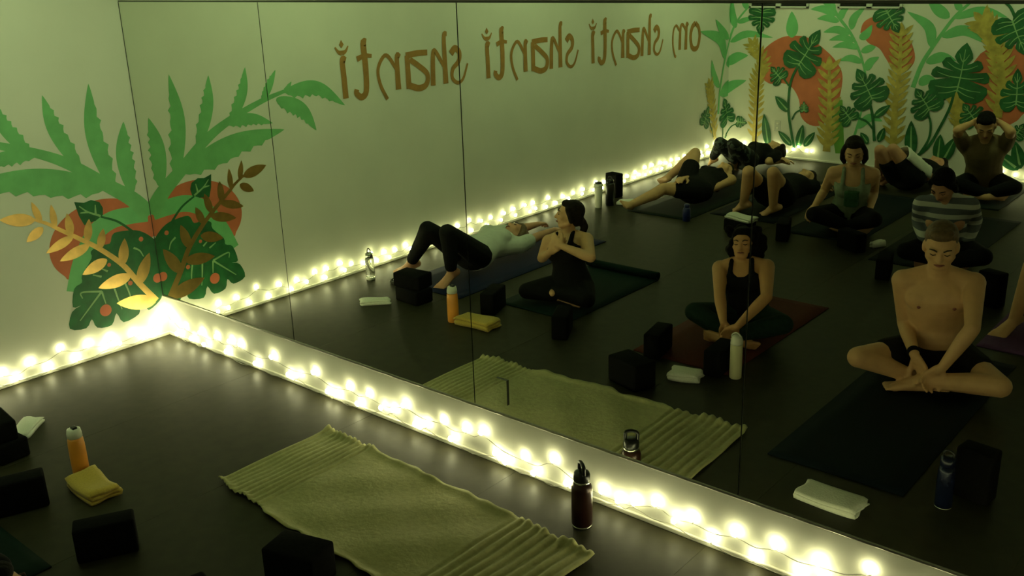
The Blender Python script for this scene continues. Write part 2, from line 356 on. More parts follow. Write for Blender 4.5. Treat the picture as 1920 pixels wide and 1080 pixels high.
FRONDS = [[[[-0.115, 0.433], [-0.104, 0.722], [-0.042, 1.129], [0.056, 1.446], [0.242, 1.678]], 0.028, [[[-0.05, 1.068], [-0.128, 1.285], [-0.39, 1.369], 0.081], [[-0.015, 1.298], [-0.109, 1.384], [-0.194, 1.505], 0.061], [[0.069, 1.417], [0.017, 1.561], [0.002, 1.754], 0.085], [[0.009, 1.259], [0.215, 1.352], [0.529, 1.32], 0.073], [[-0.036, 1.009], [0.095, 1.094], [0.238, 1.118], 0.101], [[-0.117, 0.742], [-0.192, 0.881], [-0.226, 1.052], 0.061], [[-0.102, 0.661], [0.043, 0.771], [0.23, 0.841], 0.101], [[0.088, 1.475], [0.185, 1.505], [0.292, 1.535], 0.053], [[0.19, 1.62], [0.164, 1.716], [0.149, 1.792], 0.073]]], [[[1.135, 1.769], [1.227, 1.581], [1.396, 1.385], [1.506, 1.198], [1.58, 1.001], [1.614, 0.819]], 0.028, [[[1.228, 1.563], [1.088, 1.625], [0.94, 1.624], 0.073], [[1.262, 1.5], [1.133, 1.535], [1.02, 1.525], 0.065], [[1.387, 1.376], [1.24, 1.418], [1.099, 1.388], 0.073], [[1.45, 1.305], [1.304, 1.338], [1.166, 1.307], 0.065], [[1.503, 1.234], [1.348, 1.266], [1.211, 1.235], 0.065], [[1.544, 1.091], [1.417, 1.131], [1.3, 1.1], 0.069], [[1.28, 1.519], [1.293, 1.591], [1.375, 1.68], 0.069], [[1.402, 1.421], [1.421, 1.538], [1.536, 1.658], 0.077], [[1.495, 1.333], [1.566, 1.38], [1.617, 1.473], 0.081], [[1.525, 1.199], [1.615, 1.238], [1.673, 1.254], 0.069], [[1.598, 1.011], [1.628, 1.094], [1.719, 1.155], 0.081], [[1.214, 1.626], [1.121, 1.698], [1.019, 1.752], 0.081]]], [[[2.087, 0.863], [2.152, 1.097], [2.253, 1.291], [2.411, 1.549], [2.55, 1.696]], 0.037, [[[2.23, 1.265], [2.184, 1.461], [1.957, 1.608], 0.093], [[2.369, 1.552], [2.251, 1.632], [2.137, 1.749], 0.097], [[2.411, 1.549], [2.664, 1.618], [2.9, 1.559], 0.077], [[2.321, 1.37], [2.523, 1.433], [2.723, 1.321], 0.093], [[2.193, 1.116], [2.334, 1.173], [2.48, 1.144], 0.093], [[2.146, 0.893], [2.219, 0.95], [2.326, 0.926], 0.089], [[2.476, 1.633], [2.44, 1.658], [2.399, 1.686], 0.061]]], [[[1.509, 0.246], [1.551, 0.441], [1.585, 0.613]], 0.024, [[[0.747, 1.325], [0.743, 1.456], [0.729, 1.601], 0.126], [[1.545, 0.402], [1.678, 0.526], [1.812, 0.499], 0.081]]]]
GOLD_PLANTS = [[[[0.367, 0.142], [0.367, 0.549], [0.362, 0.848], [0.416, 1.047], [0.287, 1.237]], 0.193], [[[-0.15, 0.137], [-0.2, 0.51], [-0.245, 0.756]], 0.122], [[[1.23, 0.123], [1.23, 0.531], [1.196, 1.021]], 0.254], [[[1.952, 0.193], [1.927, 0.655], [1.938, 1.017], [1.92, 1.387]], 0.233], [[[2.919, 0.619], [2.91, 1.027], [2.814, 1.357], [2.676, 1.519]], 0.254], [[[2.553, 0.485], [2.538, 0.696], [2.493, 0.799]], 0.162]]
GREEN_COLUMN = [[1.277, 0.687], [1.365, 0.692], [1.431, 0.123], [1.332, 0.113], [1.258, 0.418]]
L_FRONDS = [[[[-7.089, 0.47], [-7.109, 0.75], [-7.223, 1.137], [-7.406, 1.438], [-7.771, 1.654]], 0.029400000000000003, [[[-7.207, 1.079], [-7.067, 1.306], [-6.621, 1.424], 0.127575], [[-7.272, 1.3], [-7.1, 1.4], [-6.95, 1.528], 0.096075], [[-7.43, 1.407], [-7.332, 1.559], [-7.303, 1.754], 0.13387500000000002], [[-7.317, 1.257], [-7.717, 1.317], [-8.391, 1.227], 0.114975], [[-7.233, 1.017], [-7.481, 1.074], [-7.764, 1.069], 0.15907500000000002], [[-7.087, 0.772], [-6.954, 0.925], [-6.894, 1.097], 0.096075], [[-7.114, 0.689], [-7.38, 0.76], [-7.748, 0.782], 0.15907500000000002], [[-7.467, 1.463], [-7.658, 1.481], [-7.876, 1.498], 0.083475], [[-7.668, 1.6], [-7.615, 1.701], [-7.586, 1.78], 0.114975]]]]
L_GOLD = [[[[-8.034, -0.005], [-8.034, 0.431], [-8.023, 0.753], [-8.14, 0.952], [-7.864, 1.184]], 0.30397500000000005], [[[-7.028, 0.192], [-6.939, 0.57], [-6.862, 0.817]], 0.19215]]
L_STEMS = [[[[-7.203, 0.352], [-7.217, 0.163]], 0.021], [[[-7.639, 0.291], [-7.421, 0.279], [-7.259, 0.167]], 0.016800000000000002], [[[-6.868, 0.439], [-6.936, 0.328], [-6.985, 0.219]], 0.016800000000000002]]
L_MONSTERA = [[[-7.276, 0.486], [-7.201, 0.638], 0.390915, 0.3087], [[-6.805, 0.477], [-6.858, 0.58], 0.23562, 0.24465000000000003], [[-7.674, 0.297], [-7.821, 0.266], 0.24633000000000005, 0.14909999999999998]]

LAYER = {'l': .0010, 'b': .0010}
def clip(pl, lim, sg):
    out = []
    for i, q in enumerate(pl):
        a = pl[i - 1]
        ia, iq = sg * (a[0] - lim) >= 0, sg * (q[0] - lim) >= 0
        if ia != iq:
            t = (lim - a[0]) / (q[0] - a[0])
            out.append(Vector((lim, a[1] + (q[1] - a[1]) * t)))
        if iq: out.append(Vector((q[0], q[1])))
    return out
def paint(name, poly, m, side, parent=None, polys=None):
    """a flat patch of paint, side 'l' (left wall, coordinates y z) or 'b' (back wall, x z)"""
    LAYER[side] += .00004
    d = LAYER[side]
    bm = bmesh.new()
    lo, hi = (-ROOM_D, 0.0) if side == 'l' else (0.0, ROOM_W)
    for kk, pl in enumerate(polys or [poly]):
        d = LAYER[side] + kk * .00012
        pl = clip(clip(pl, lo, 1), hi, -1)
        vs = [bm.verts.new((d, q[0], q[1]) if side == 'l' else (q[0], -ROOM_D + d, q[1])) for q in pl]
        if len(vs) >= 3:
            bm.faces.new(vs)
    if not bm.faces:
        bm.free()
        return None
    me = bpy.data.meshes.new(name)
    n_want = Vector((1, 0, 0)) if side == 'l' else Vector((0, 1, 0))
    bm.normal_update()
    for f in bm.faces:
        if f.normal.dot(n_want) < 0: f.normal_flip()
    bmesh.ops.triangulate(bm, faces=bm.faces[:])
    bm.to_mesh(me); bm.free()
    me.materials.append(m)
    return link(name, me, parent if parent is not None else (WL if side == 'l' else WB))
def sp2(pts, n=6):
    return [Vector((q[0], q[1])) for q in spline([(a[0], a[1], 0) for a in pts], n)]
def stroke(pts, w0, w1=None, n=6):
    """a ribbon polygon along a smooth line, width w0 tapering to w1"""
    w1 = w0 if w1 is None else w1
    P = sp2(pts, n)
    L, R_ = [], []
    for i, q in enumerate(P):
        t = (P[min(i + 1, len(P) - 1)] - P[max(i - 1, 0)]).normalized()
        nn = Vector((-t.y, t.x)) * (w0 + (w1 - w0) * i / (len(P) - 1)) * .5
        L.append(q + nn); R_.append(q - nn)
    return L + R_[::-1]
def leaf_poly(b, m, t, w, teeth=0, n=14, fat=.45, tooth_side=1):
    P = sp2([b, m, t], n // 2) if m is not None else sp2([b, t], n)
    N = len(P) - 1
    L, R_ = [], []
    for i, q in enumerate(P):
        s = i / N
        tt = (P[min(i + 1, N)] - P[max(i - 1, 0)]).normalized()
        nn = Vector((-tt.y, tt.x))
        hw = w * .5 * (math.sin(math.pi * min(1, s ** (fat * 1.3 + .2))) ** .8 if s < 1 else 0) + (w * .09 * (1 - s))
        a, c = hw, hw
        if teeth and .12 < s < .85:
            k = 1.0 + (rnd.uniform(.12, .42) if i % 3 == 0 else -rnd.uniform(.0, .16) if i % 3 == 1 else .05)
            if tooth_side > 0: a *= k
            else: c *= k
        L.append(q + nn * a); R_.append(q - nn * c)
    return L + R_[::-1]
# --- left wall: palm over a terracotta disc, monstera, gold sprig
paint('painted_disc', sp2(SUN + [SUN[0]], 4)[:-1], M_SUN, 'l')
paint('painted_band', stroke(LOW_BAND, .10, .12), M_BAND, 'l')
paint('painted_stem', stroke(PALM_STEM, .11, .022), M_PALM, 'l')
for k, (b_, m_, t_, w_) in enumerate(PALM_LEAVES):
    paint('painted_leaf', leaf_poly(b_, m_, t_, w_, teeth=1, n=24, tooth_side=(1 if k in (6, 7, 8, 9) else -1)), M_PALM, 'l')
bl = paint('painted_leaf', sp2(BIG_LEAF + [BIG_LEAF[0]], 3)[:-1], M_DARK, 'l')
paint('painted_stem', stroke(SMALL_STEM, .012, .016), M_DARK, 'l')
sl = paint('painted_leaf', [Vector(q) for q in SMALL_LEAF], M_DARK, 'l')
for v in VEINS:
    paint('painted_vein', stroke(v, .013, .006), M_VEIN, 'l')
for (c, r) in BERRIES:
    paint('painted_berry', [Vector((c[0] + r * math.cos(a * math.pi / 8), c[1] + r * math.sin(a * math.pi / 8))) for a in range(16)], M_SUN, 'l')
paint('painted_stem', stroke(GOLD_STEM, .040, .016), M_GOLD, 'l')
for b_, t_, w_ in GOLD_LEAVES:
    paint('painted_leaf', leaf_poly(b_, None, t_, w_, n=10, fat=.5), M_GOLD, 'l')

# --- lettering: om shanti shanti shanti, pen strokes in letter units (x right, y up, x-height 1)
GLY = {
 'o': [([(.42, 1.0), (.12, .8), (.02, .45), (.16, .08), (.42, 0), (.68, .12), (.80, .5), (.68, .85), (.42, 1.0)], .15, .17)],
 'm': [([(.05, .92), (.14, .98), (.16, .5), (.16, .02)], .12, .17), ([(.16, .72), (.36, .98), (.50, .85), (.52, .05)], .08, .15), ([(.52, .72), (.74, .98), (.90, .8), (.92, .3), (.80, -.12), (.72, -.2)], .08, .09)],
 's': [([(.58, .86), (.40, 1.0), (.22, .86), (.26, .62), (.52, .42), (.56, .16), (.34, 0), (.10, .10), (-.12, .52)], .17, .06)],
 'h': [([(.02, 1.42), (.12, 1.38), (.13, .7), (.13, .02)], .10, .17), ([(.13, .45), (.44, .98), (.52, .8), (.56, .02)], .09, .16)],
 'a': [([(.06, .96), (.40, .97), (.74, .94)], .13, .14), ([(.70, .94), (.70, .5), (.70, .03)], .15, .16), ([(.62, .82), (.36, .62), (.10, .36), (.14, .08), (.38, .0), (.70, .12)], .13, .15)],
 'n': [([(.02, .92), (.12, .96), (.14, .5), (.14, .04)], .10, .17), ([(.14, .55), (.44, .98), (.64, .92), (.80, .62), (.74, .22), (.54, -.18)], .09, .09)],
 't': [([(.16, 1.38), (.26, 1.36), (.24, .7), (.28, .12), (.46, -.02), (.62, .10), (.60, .2)], .17, .13), ([(.0, 1.02), (.25, 1.05), (.52, .98)], .08, .12)],
 'i': [([(.02, .98), (.16, 1.0), (.15, .5), (.14, .0)], .13, .15), ([(-.12, 1.34), (.0, 1.21), (.15, 1.17)], .03, .11), ([(.15, 1.17), (.30, 1.21), (.42, 1.34)], .11, .03), ([(.15, 1.31), (.15, 1.35), (.15, 1.39)], .02, .13), ([(.15, 1.39), (.15, 1.44), (.15, 1.50)], .13, .01)],
}
XH, ZB = .28, 1.305
def letter(ch, y_virtual, width, right_edge=True):
    polys = []
    for pts, w0, w1 in GLY[ch]:
        xs = [q[0] for s_, _, _ in GLY[ch] for q in s_]
        mid = .5 * (min(xs) + max(xs))
        sx = width / (max(xs) - min(xs))
        drop = -.012 * (y_virtual - 1.6)
        P = [(-y_virtual + (q[0] - mid) * sx, ZB + drop + q[1] * XH * .97) for q in pts]
        polys.append(stroke(P, w0 * XH * 1.2, w1 * XH * 1.2, 5))
    paint('painted_letter', None, M_TEXT, 'l', polys=polys)
for ch, y, w_ in (('o', 6.52, .19), ('m', 6.22, .30), ('s', 5.79, .17), ('h', 5.57, .17), ('a', 5.33, .22), ('n', 5.07, .22), ('t', 4.83, .16), ('i', 4.65, .12),
                 ('s', 4.33, .18), ('h', 4.10, .17), ('a', 3.86, .22), ('n', 3.58, .22), ('t', 3.34, .16), ('i', 3.17, .12),
                 ('s', 2.83, .19), ('h', 2.61, .18), ('a', 2.36, .23), ('n', 2.07, .23), ('t', 1.82, .17), ('i', 1.63, .12)):
    letter(ch, y, w_)

# --- back wall: terracotta shapes, pale fronds, ochre plumes, dark monstera
def fixb(q):
    return Vector((q[0], q[1]))
for s_ in B_SUNS:
    paint('painted_disc', sp2(s_ + [s_[0]], 4)[:-1], M_SUN, 'b')
def fronds(data, side):
    for st, w_, lv in data:
        paint('painted_stem', stroke(st, w_ * 1.3, w_ * .7), M_BAND, side)
        for b_, m_, t_, ww in lv:
            paint('painted_leaf', leaf_poly(b_, m_, t_, ww, n=12), M_BAND, side)
fronds(FRONDS, 'b')
fronds(L_FRONDS, 'l')
paint('painted_stem', [fixb(q) for q in GREEN_COLUMN], M_COLUMN, 'b')
def plumes(data, side):
    for st, w_ in data:
        paint('painted_stem', stroke(st, w_ * .34, w_ * .12), M_BGOLD, side)
        P = sp2(st, 5)
        for i in range(1, len(P)):
            t = (P[i] - P[i - 1]).normalized(); nn = Vector((-t.y, t.x))
            for sgn in (-1, 1):
                tip = P[i] + t * w_ * .38 + nn * sgn * w_ * .52
                paint('painted_leaf', leaf_poly(P[i] - t * w_ * .1, None, tip, w_ * .19, n=6, fat=.5), M_BGOLD, side)
        paint('painted_leaf', leaf_poly(P[-1], None, P[-1] + (P[-1] - P[-2]).normalized() * w_ * .5, w_ * .25, n=6), M_BGOLD, side)
plumes(GOLD_PLANTS, 'b')
plumes(L_GOLD, 'l')
for dat, side in ((B_STEMS, 'b'), (L_STEMS, 'l')):
    for st, w_ in dat:
        paint('painted_stem', stroke(st, w_ * .8, w_), M_DARK, side)
HALF = [(.0, .54), (.07, .46), (.13, .36), (.15, .28), (.10, .20), (.05, .15), (.14, .19), (.22, .26), (.29, .24), (.34, .15), (.30, .08), (.12, .02), (.32, .05), (.41, .07), (.47, .0), (.48, -.09), (.42, -.13), (.15, -.10), (.40, -.17), (.47, -.20), (.49, -.30), (.44, -.41), (.32, -.50), (.17, -.50), (.06, -.43), (.0, -.32)]
def monsteras(data, side):
    for c, t, w_, h_ in data:
        c = Vector(c); v = (Vector(t) - c).normalized(); u = Vector((v.y, -v.x))
        pos = lambda a, b_: c + u * (a * w_) + v * (b_ * h_)
        pl = [pos(a, b_) for a, b_ in HALF] + [pos(-a, b_) for a, b_ in HALF[-2:0:-1]]
        lf = paint('painted_leaf', pl, M_DARK, side)
        if lf is None: continue
        vp = [stroke([pos(0, -.34), pos(.01, 0), pos(0, .42)], .014, .006, 3)]
        for s_ in (-1, 1):
            for y0, x1, y1 in ((-.30, .30, -.40), (-.24, .38, -.28), (-.08, .38, -.03), (.06, .25, .17), (.20, .08, .34)):
                vp.append(stroke([pos(0, y0), pos(s_ * x1 * .5, (y0 + y1) * .5 - .02), pos(s_ * x1, y1)], .011, .004, 3))
        paint('painted_vein', None, M_VEIN, side, parent=lf, polys=vp)
monsteras(MONSTERA, 'b')
monsteras(L_MONSTERA, 'l')
for b_, t_, w_ in BLADES:
    lf = paint('painted_leaf', leaf_poly(b_, None, t_, w_, n=10, fat=.5), M_DARK, 'b')
    b_, t_ = Vector(b_), Vector(t_)
    if lf: paint('painted_vein', stroke([b_.lerp(t_, .12), b_.lerp(t_, .85)], w_ * .22, w_ * .05), M_VEIN, 'b', parent=lf)

# ------------------------------------------------------------------ windows and outlet on the mural wall
M_PANE = mat('dark_pane', (0.006, 0.008, 0.006), 0.15, noise=0.2)
M_FRAME = mat('window_frame_paint', (0.55, 0.56, 0.5), 0.5, noise=0.04)
def window(name, x0, x1, label):
    z0, z1 = 1.635, 2.25
    r = empty(name, ((x0 + x1) / 2, -ROOM_D, z0))
    tag(r, label, 'window', kind='structure')
    hw = (x1 - x0) / 2
    bm = bmesh.new()
    for a in ((-hw, hw, 0, .02), (-hw, hw, z1 - z0 - .03, z1 - z0), (-hw, -hw + .025, 0, z1 - z0), (hw - .025, hw, 0, z1 - z0), (-.03, .03, 0, z1 - z0)):
        t = box_bm(a[0], a[1], .0, .03, a[2], a[3], .003)
        me = bpy.data.meshes.new('t'); t.to_mesh(me); t.free(); bm.from_mesh(me); bpy.data.meshes.remove(me)
    link('window_frame', bm_mesh('window_frame', bm, M_FRAME), r)
    for s in (-1, 1):
        a, c = sorted((s * .03, s * (hw - .025)))
        box('pane', a, c, .004, .012, .02, z1 - z0 - .03, M_PANE, r)
window('window_1', .235, .925, 'small dark two pane window above the mural near the corner')
window('window_2', 1.245, 1.91, 'small dark two pane window high above the mural centre')
ro = empty('wall_outlet', (0.640, -ROOM_D, 0.358))
tag(ro, 'pale wall outlet between painted leaves on the mural wall', 'outlet')
box('plate', -.036, .036, .0005, .008, -.058, .058, M_FRAME, ro, .003)
for s in (-1, 1):
    box('socket', -.016, .016, .007, .011, s * .025 - .014, s * .025 + .014, M_BASE, ro, .004)

# ------------------------------------------------------------------ foam blocks
M_FOAM = mat('black_foam', (0.004, 0.004, 0.004), 0.9, noise=0.3, scale=90, bump=0.1, spec=0.1)
BLK = {}
def yoga_block(x, y, z, rz, dims, label):
    if dims not in BLK:
        a, b_, c = dims
        BLK[dims] = bm_mesh('yoga_block', box_bm(-a / 2, a / 2, -b_ / 2, b_ / 2, 0, c, .011, 3), M_FOAM, True)
    o = link('yoga_block', BLK[dims], None, (x, y, z), (0, 0, math.radians(rz)))
    return tag(o, label, 'yoga block', 'black foam yoga blocks on the studio floor')
FLAT, EDGE, TALL = (.23, .15, .10), (.23, .10, .15), (.15, .10, .23)
yoga_block(.83, -1.40, 0, 4, FLAT, 'lower black foam block of the stack beside the small white towel')
yoga_block(.81, -1.415, .10, -6, FLAT, 'upper black foam block of the stack beside the small white towel')
yoga_block(1.405, -1.575, 0, 70, EDGE, 'black foam block standing behind the orange bottle and yellow towel')
yoga_block(2.04, -1.505, 0, 62, EDGE, 'black foam block in front of the woman holding her chest')
yoga_block(2.80, -1.135, 0, 16, (.23, .15, .15), 'black foam block closest to the fringed cream rug')
yoga_block(2.69, -1.575, .0065, 78, EDGE, 'black foam block on the near left end of the red mat')
yoga_block(3.10, -1.56, .0065, 84, EDGE, 'black foam block beside the tall white bottle')
yoga_block(4.60, -1.02, 0, 8, TALL, 'upright black foam block beside the dark blue bottle')
yoga_block(2.19, -4.25, 0, 70, EDGE, 'black foam block left of the woman in the green tank top')
yoga_block(1.80, -4.25, 0, 12, FLAT, 'black foam block carrying a folded white towel')
yoga_block(.20, -4.72, 0, 10, TALL, 'upright black foam block by the lettered wall and fairy lights')
yoga_block(2.76, -4.24, 0, 30, EDGE, 'black foam block before the crossed legs of the green tank top woman')
yoga_block(3.20, -3.74, 0, 75, EDGE, 'black foam block behind the left shoulder of the shirtless man')
yoga_block(3.97, -3.52, 0, 20, TALL, 'upright black foam block between the shirtless man and the purple mat')

# ------------------------------------------------------------------ exercise mats
def mat_mesh(name, length, width, m, curl=0.0, thick=.006):
    """mat from y=0 to y=-length, its far end optionally rolled up"""
    prof = [(-length * i / 24, 0.0) for i in range(25)]
    if curl:
        turns = 40; r0 = curl
        cy = -length; cz = r0
        for k in range(1, turns + 1):
            a = -math.pi / 2 - k / turns * 2 * math.pi * 1.6
            rr = r0 * (1 - .35 * k / turns)
            prof.append((cy + rr * math.cos(a), cz + rr * math.sin(a) + .001))
    n = len(prof); NX = 6
    vs, fs = [], []
    nor = []
    for i in range(n):
        a, c = prof[max(i - 1, 0)], prof[min(i + 1, n - 1)]
        d = Vector((c[0] - a[0], c[1] - a[1])).normalized()
        nor.append((d.y * -1 if False else -d.y, d.x))
    for lay in (0, 1):
        for i in range(n):
            for j in range(NX + 1):
                x = -width / 2 + width * j / NX
                nx, nz = nor[i]
                s = thick if lay else 0
                vs.append((x, prof[i][0] + (nx * -s), prof[i][1] + (-nz * s if nz < 0 else nz * s)) if i < 25 else (x, prof[i][0] * 1.0 + (cy - prof[i][0]) * (.16 if lay else 0), prof[i][1] + (cz - prof[i][1]) * (.16 if lay else 0)))
    q = lambda l, i, j: l * n * (NX + 1) + i * (NX + 1) + j
    for i in range(n - 1):
        for j in range(NX):
            fs.append((q(1, i, j), q(1, i, j + 1), q(1, i + 1, j + 1), q(1, i + 1, j)))
            fs.append((q(0, i, j), q(0, i + 1, j), q(0, i + 1, j + 1), q(0, i, j + 1)))
        fs.append((q(0, i, 0), q(1, i, 0), q(1, i + 1, 0), q(0, i + 1, 0)))
        fs.append((q(0, i, NX), q(0, i + 1, NX), q(1, i + 1, NX), q(1, i, NX)))
    for j in range(NX):
        fs.append((q(0, 0, j), q(0, 0, j + 1), q(1, 0, j + 1), q(1, 0, j)))
        fs.append((q(0, n - 1, j), q(1, n - 1, j), q(1, n - 1, j + 1), q(0, n - 1, j + 1)))
    me = pydata(name, vs, fs, m, True)
    return me
def yoga_mat(xc, y0, length, width, rz, col, label, curl=0.0):
    m = mat('mat_' + '_'.join('%d' % (c * 1000) for c in col), col, .75, noise=.12, scale=60, bump=.08, spec=.12)
    o = link('yoga_mat', mat_mesh('yoga_mat', length, width, m, curl), None, (xc, y0, .0005), (0, 0, math.radians(rz)))
    return tag(o, label, 'yoga mat', 'exercise mats laid square to the mirror')
yoga_mat(.76, -1.60, 1.75, .62, 0, (.006, .012, .045), 'dark blue yoga mat under the lying person in white top')
yoga_mat(1.65, -1.70, 1.03, .62, 0, (.003, .016, .012), 'dark teal yoga mat with its far end rolled up', .032)
yoga_mat(2.86, -1.53, 1.34, .62, 0, (.085, .020, .012), 'dark red yoga mat under the woman in black tank top')
yoga_mat(4.06, -.84, 1.73, .62, 0, (.004, .010, .014), 'near black yoga mat under the shirtless man')
yoga_mat(4.42, -2.75, 1.73, .62, 0, (.095, .040, .125), 'purple yoga mat at the right edge of the reflection')
yoga_mat(.95, -4.30, 1.73, .62, 0, (.004, .010, .007), 'dark green yoga mat under the person stretching one leg')
yoga_mat(1.62, -4.62, 1.73, .62, 0, (.005, .008, .009), 'dark grey yoga mat under the lying person with bare knees up')
yoga_mat(2.42, -4.42, 1.73, .62, 0, (.004, .009, .011), 'dark slate yoga mat under the woman in green tank top')
yoga_mat(3.28, -4.05, 1.73, .62, 0, (.005, .009, .009), 'black yoga mat under the person in striped sweater')
yoga_mat(3.02, -6.08, 1.18, .62, 0, (.006, .012, .010), 'black yoga mat under the person with hands behind head')

# ------------------------------------------------------------------ cream rug with ribbed ends
M_RUG = mat('cream_cotton', (.40, .39, .17), .9, noise=.10, scale=45, bump=.25, sheen=.2)
def rug():
    A_, B_, C_, D_ = Vector((1.91, -.915)), Vector((1.90, -.265)), Vector((3.595, -.335)), Vector((3.57, -.985))
    NX, NY = 240, 44
    vs, fs = [], []
    for i in range(NX + 1):
        u = i / NX
        for j in range(NY + 1):
            v = j / NY
            q = (A_.lerp(D_, u)).lerp(B_.lerp(C_, u), v)
            ed = min(v, 1 - v)
            e = math.exp(-(ed / .035) ** 2)
            rib = 0.0
            xm = u * 1.68
            lw = max(0, min(1, (.36 - xm) / .03)); rw = max(0, min(1, (xm - 1.25) / .03))
            if lw > 0: rib += lw * .0055 * math.sin(xm * 2 * math.pi / .034)
            if rw > 0: rib += rw * .0065 * math.sin(xm * 2 * math.pi / .046)
            z = .006 + rib
            rf = (.006 * math.sin(xm * 31 + 3 * v) + .005 * math.sin(xm * 57 + 1.3) + .004 * math.sin(xm * 13))
            k = 1.0 if (lw or rw) else .45
            z += e * (.011 + rf * k)
            z += .003 * math.sin(xm * 9 + v * 5) * math.sin(v * 9 + xm * 2) + .0025 * math.sin(xm * 17 - v * 11)
            dy = e * (.005 * math.sin(xm * 19 + 2) + .003 * math.sin(xm * 41) + .004 * math.sin(xm * 7)) * (1 if v > .5 else 1.6)
            if v < .5: dy -= .02 * math.sin(math.pi * u) * (1 - v * 2)
            z = max(z, .0015)
            vs.append((q.x - 2.74, q.y + dy + .62, z))
    for i in range(NX):
        for j in range(NY):
            a = i * (NY + 1) + j
            fs.append((a, a + NY + 1, a + NY + 2, a + 1))
    o = link('cotton_rug', pydata('cotton_rug', vs, fs, M_RUG, True), None, (2.74, -.62, .001))
    md = o.modifiers.new('thickness', 'SOLIDIFY'); md.thickness = .004; md.offset = 1
    tag(o, 'cream cotton rug with ribbed ends and ruffled edges on the floor', 'rug')
rug()

# ------------------------------------------------------------------ folded towels
def towel_mesh(name, L, W, H, m, seed=0, layers=4):
    """a towel folded zig-zag: a thick serpentine strip seen at the ends, closed rounded folds at the sides"""
    rr = random.Random(seed)
    t = H / layers * .92
    NX = 16
    ph = [rr.uniform(0, 6) for _ in range(6)]
    vs, fs = [], []
    # centre line of the strip across the width
    cl = []
    for k in range(layers):
        z = (k + .5) * H / layers
        xs = [(-W / 2 + t * .5) + (W - t) * s / 8 for s in range(9)]
        if k % 2: xs = xs[::-1]
        inset = rr.uniform(-.004, .004)
        for x in xs:
            cl.append((x + inset, z))
    n = len(cl)
    nor = []
    for i in range(n):
        a, c = cl[max(i - 1, 0)], cl[min(i + 1, n - 1)]
        d = Vector((c[0] - a[0], c[1] - a[1])).normalized()
        nor.append(Vector((-d.y, d.x)))
    for i in range(NX + 1):
        s = i / NX
        y = -L / 2 + L * s
        end = max(0, abs(s - .5) * 2 - .85) / .15
        for sg in (1, -1):
            for k in range(n):
                x, z = cl[k]
                q = Vector((x, z)) + nor[k] * sg * t * .5 * (1 - .35 * end * end)
                wob = .05 * H * math.sin(s * 6 + ph[0] + x * 20) + .03 * W * math.sin(s * 4 + ph[1]) * (q.y / H)
                zz = max(.001, q.y * (1 + .10 * math.sin(s * 5 + ph[2] + x * 14) - .12 * abs(2 * x / W) ** 3) - .25 * H * end * end * (q.y / H) * .6)
                vs.append((q.x + wob * .6 + .010 * math.sin(s * 3.1 + ph[3]), y + .006 * math.sin(k * .9 + ph[4]), zz))
    q = lambda i, sg, k: i * 2 * n + sg * n + k
    for i in range(NX):
        for k in range(n - 1):
            fs.append((q(i, 0, k), q(i, 0, k + 1), q(i + 1, 0, k + 1), q(i + 1, 0, k)))
            fs.append((q(i, 1, k), q(i + 1, 1, k), q(i + 1, 1, k + 1), q(i, 1, k + 1)))
        for k in (0, n - 1):
            fs.append((q(i, 0, k), q(i + 1, 0, k), q(i + 1, 1, k), q(i, 1, k)))
    for i in (0, NX):
        for k in range(n - 1):
            fs.append((q(i, 0, k), q(i, 1, k), q(i, 1, k + 1), q(i, 0, k + 1)))
    bm = bmesh.new()
    me = bpy.data.meshes.new(name); me.from_pydata(vs, [], fs); bm.from_mesh(me); bpy.data.meshes.remove(me)
    return bm_mesh(name, bm, m, True)
M_TWHITE = mat('white_terry', (.74, .76, .66), .95, noise=.05, scale=120, bump=.3, sheen=.2)
M_TYELLOW = mat('yellow_terry', (.50, .36, .055), .95, noise=.10, scale=120, bump=.3, sheen=.2)
def towel(x, y, z, rz, L, W, H, label, m=M_TWHITE, seed=0, layers=4):
    o = link('folded_towel', towel_mesh('folded_towel', L, W, H, m, seed, layers), None, (x, y, z), (0, 0, math.radians(rz)))
    return tag(o, label, 'towel', 'folded towels' if m is M_TWHITE else None)
towel(1.515, -1.295, 0, 88, .27, .15, .055, 'folded mustard yellow towel leaning against the orange bottle', M_TYELLOW, 3, 3)
towel(.645, -1.205, 0, 37, .20, .105, .03, 'small folded white towel beside the stacked black blocks', seed=1, layers=3)
towel(4.145, -.625, 0, 90, .27, .155, .035, 'large folded white towel in front of the near black mat', seed=2, layers=3)
towel(3.00, -1.365, 0, 75, .17, .13, .05, 'small folded white towel left of the tall white bottle', seed=5, layers=3)
towel(1.815, -4.245, .101, 100, .26, .13, .04, 'folded white towel lying on a black block behind a seated woman', seed=6, layers=3)
towel(2.90, -4.42, 0, 40, .12, .07, .05, 'tiny white towel beside the green tank top woman', seed=8, layers=2)
towel(.50, -4.53, 0, 70, .20, .12, .04, 'folded white towel under the stretched foot near the wall', seed=9, layers=2)

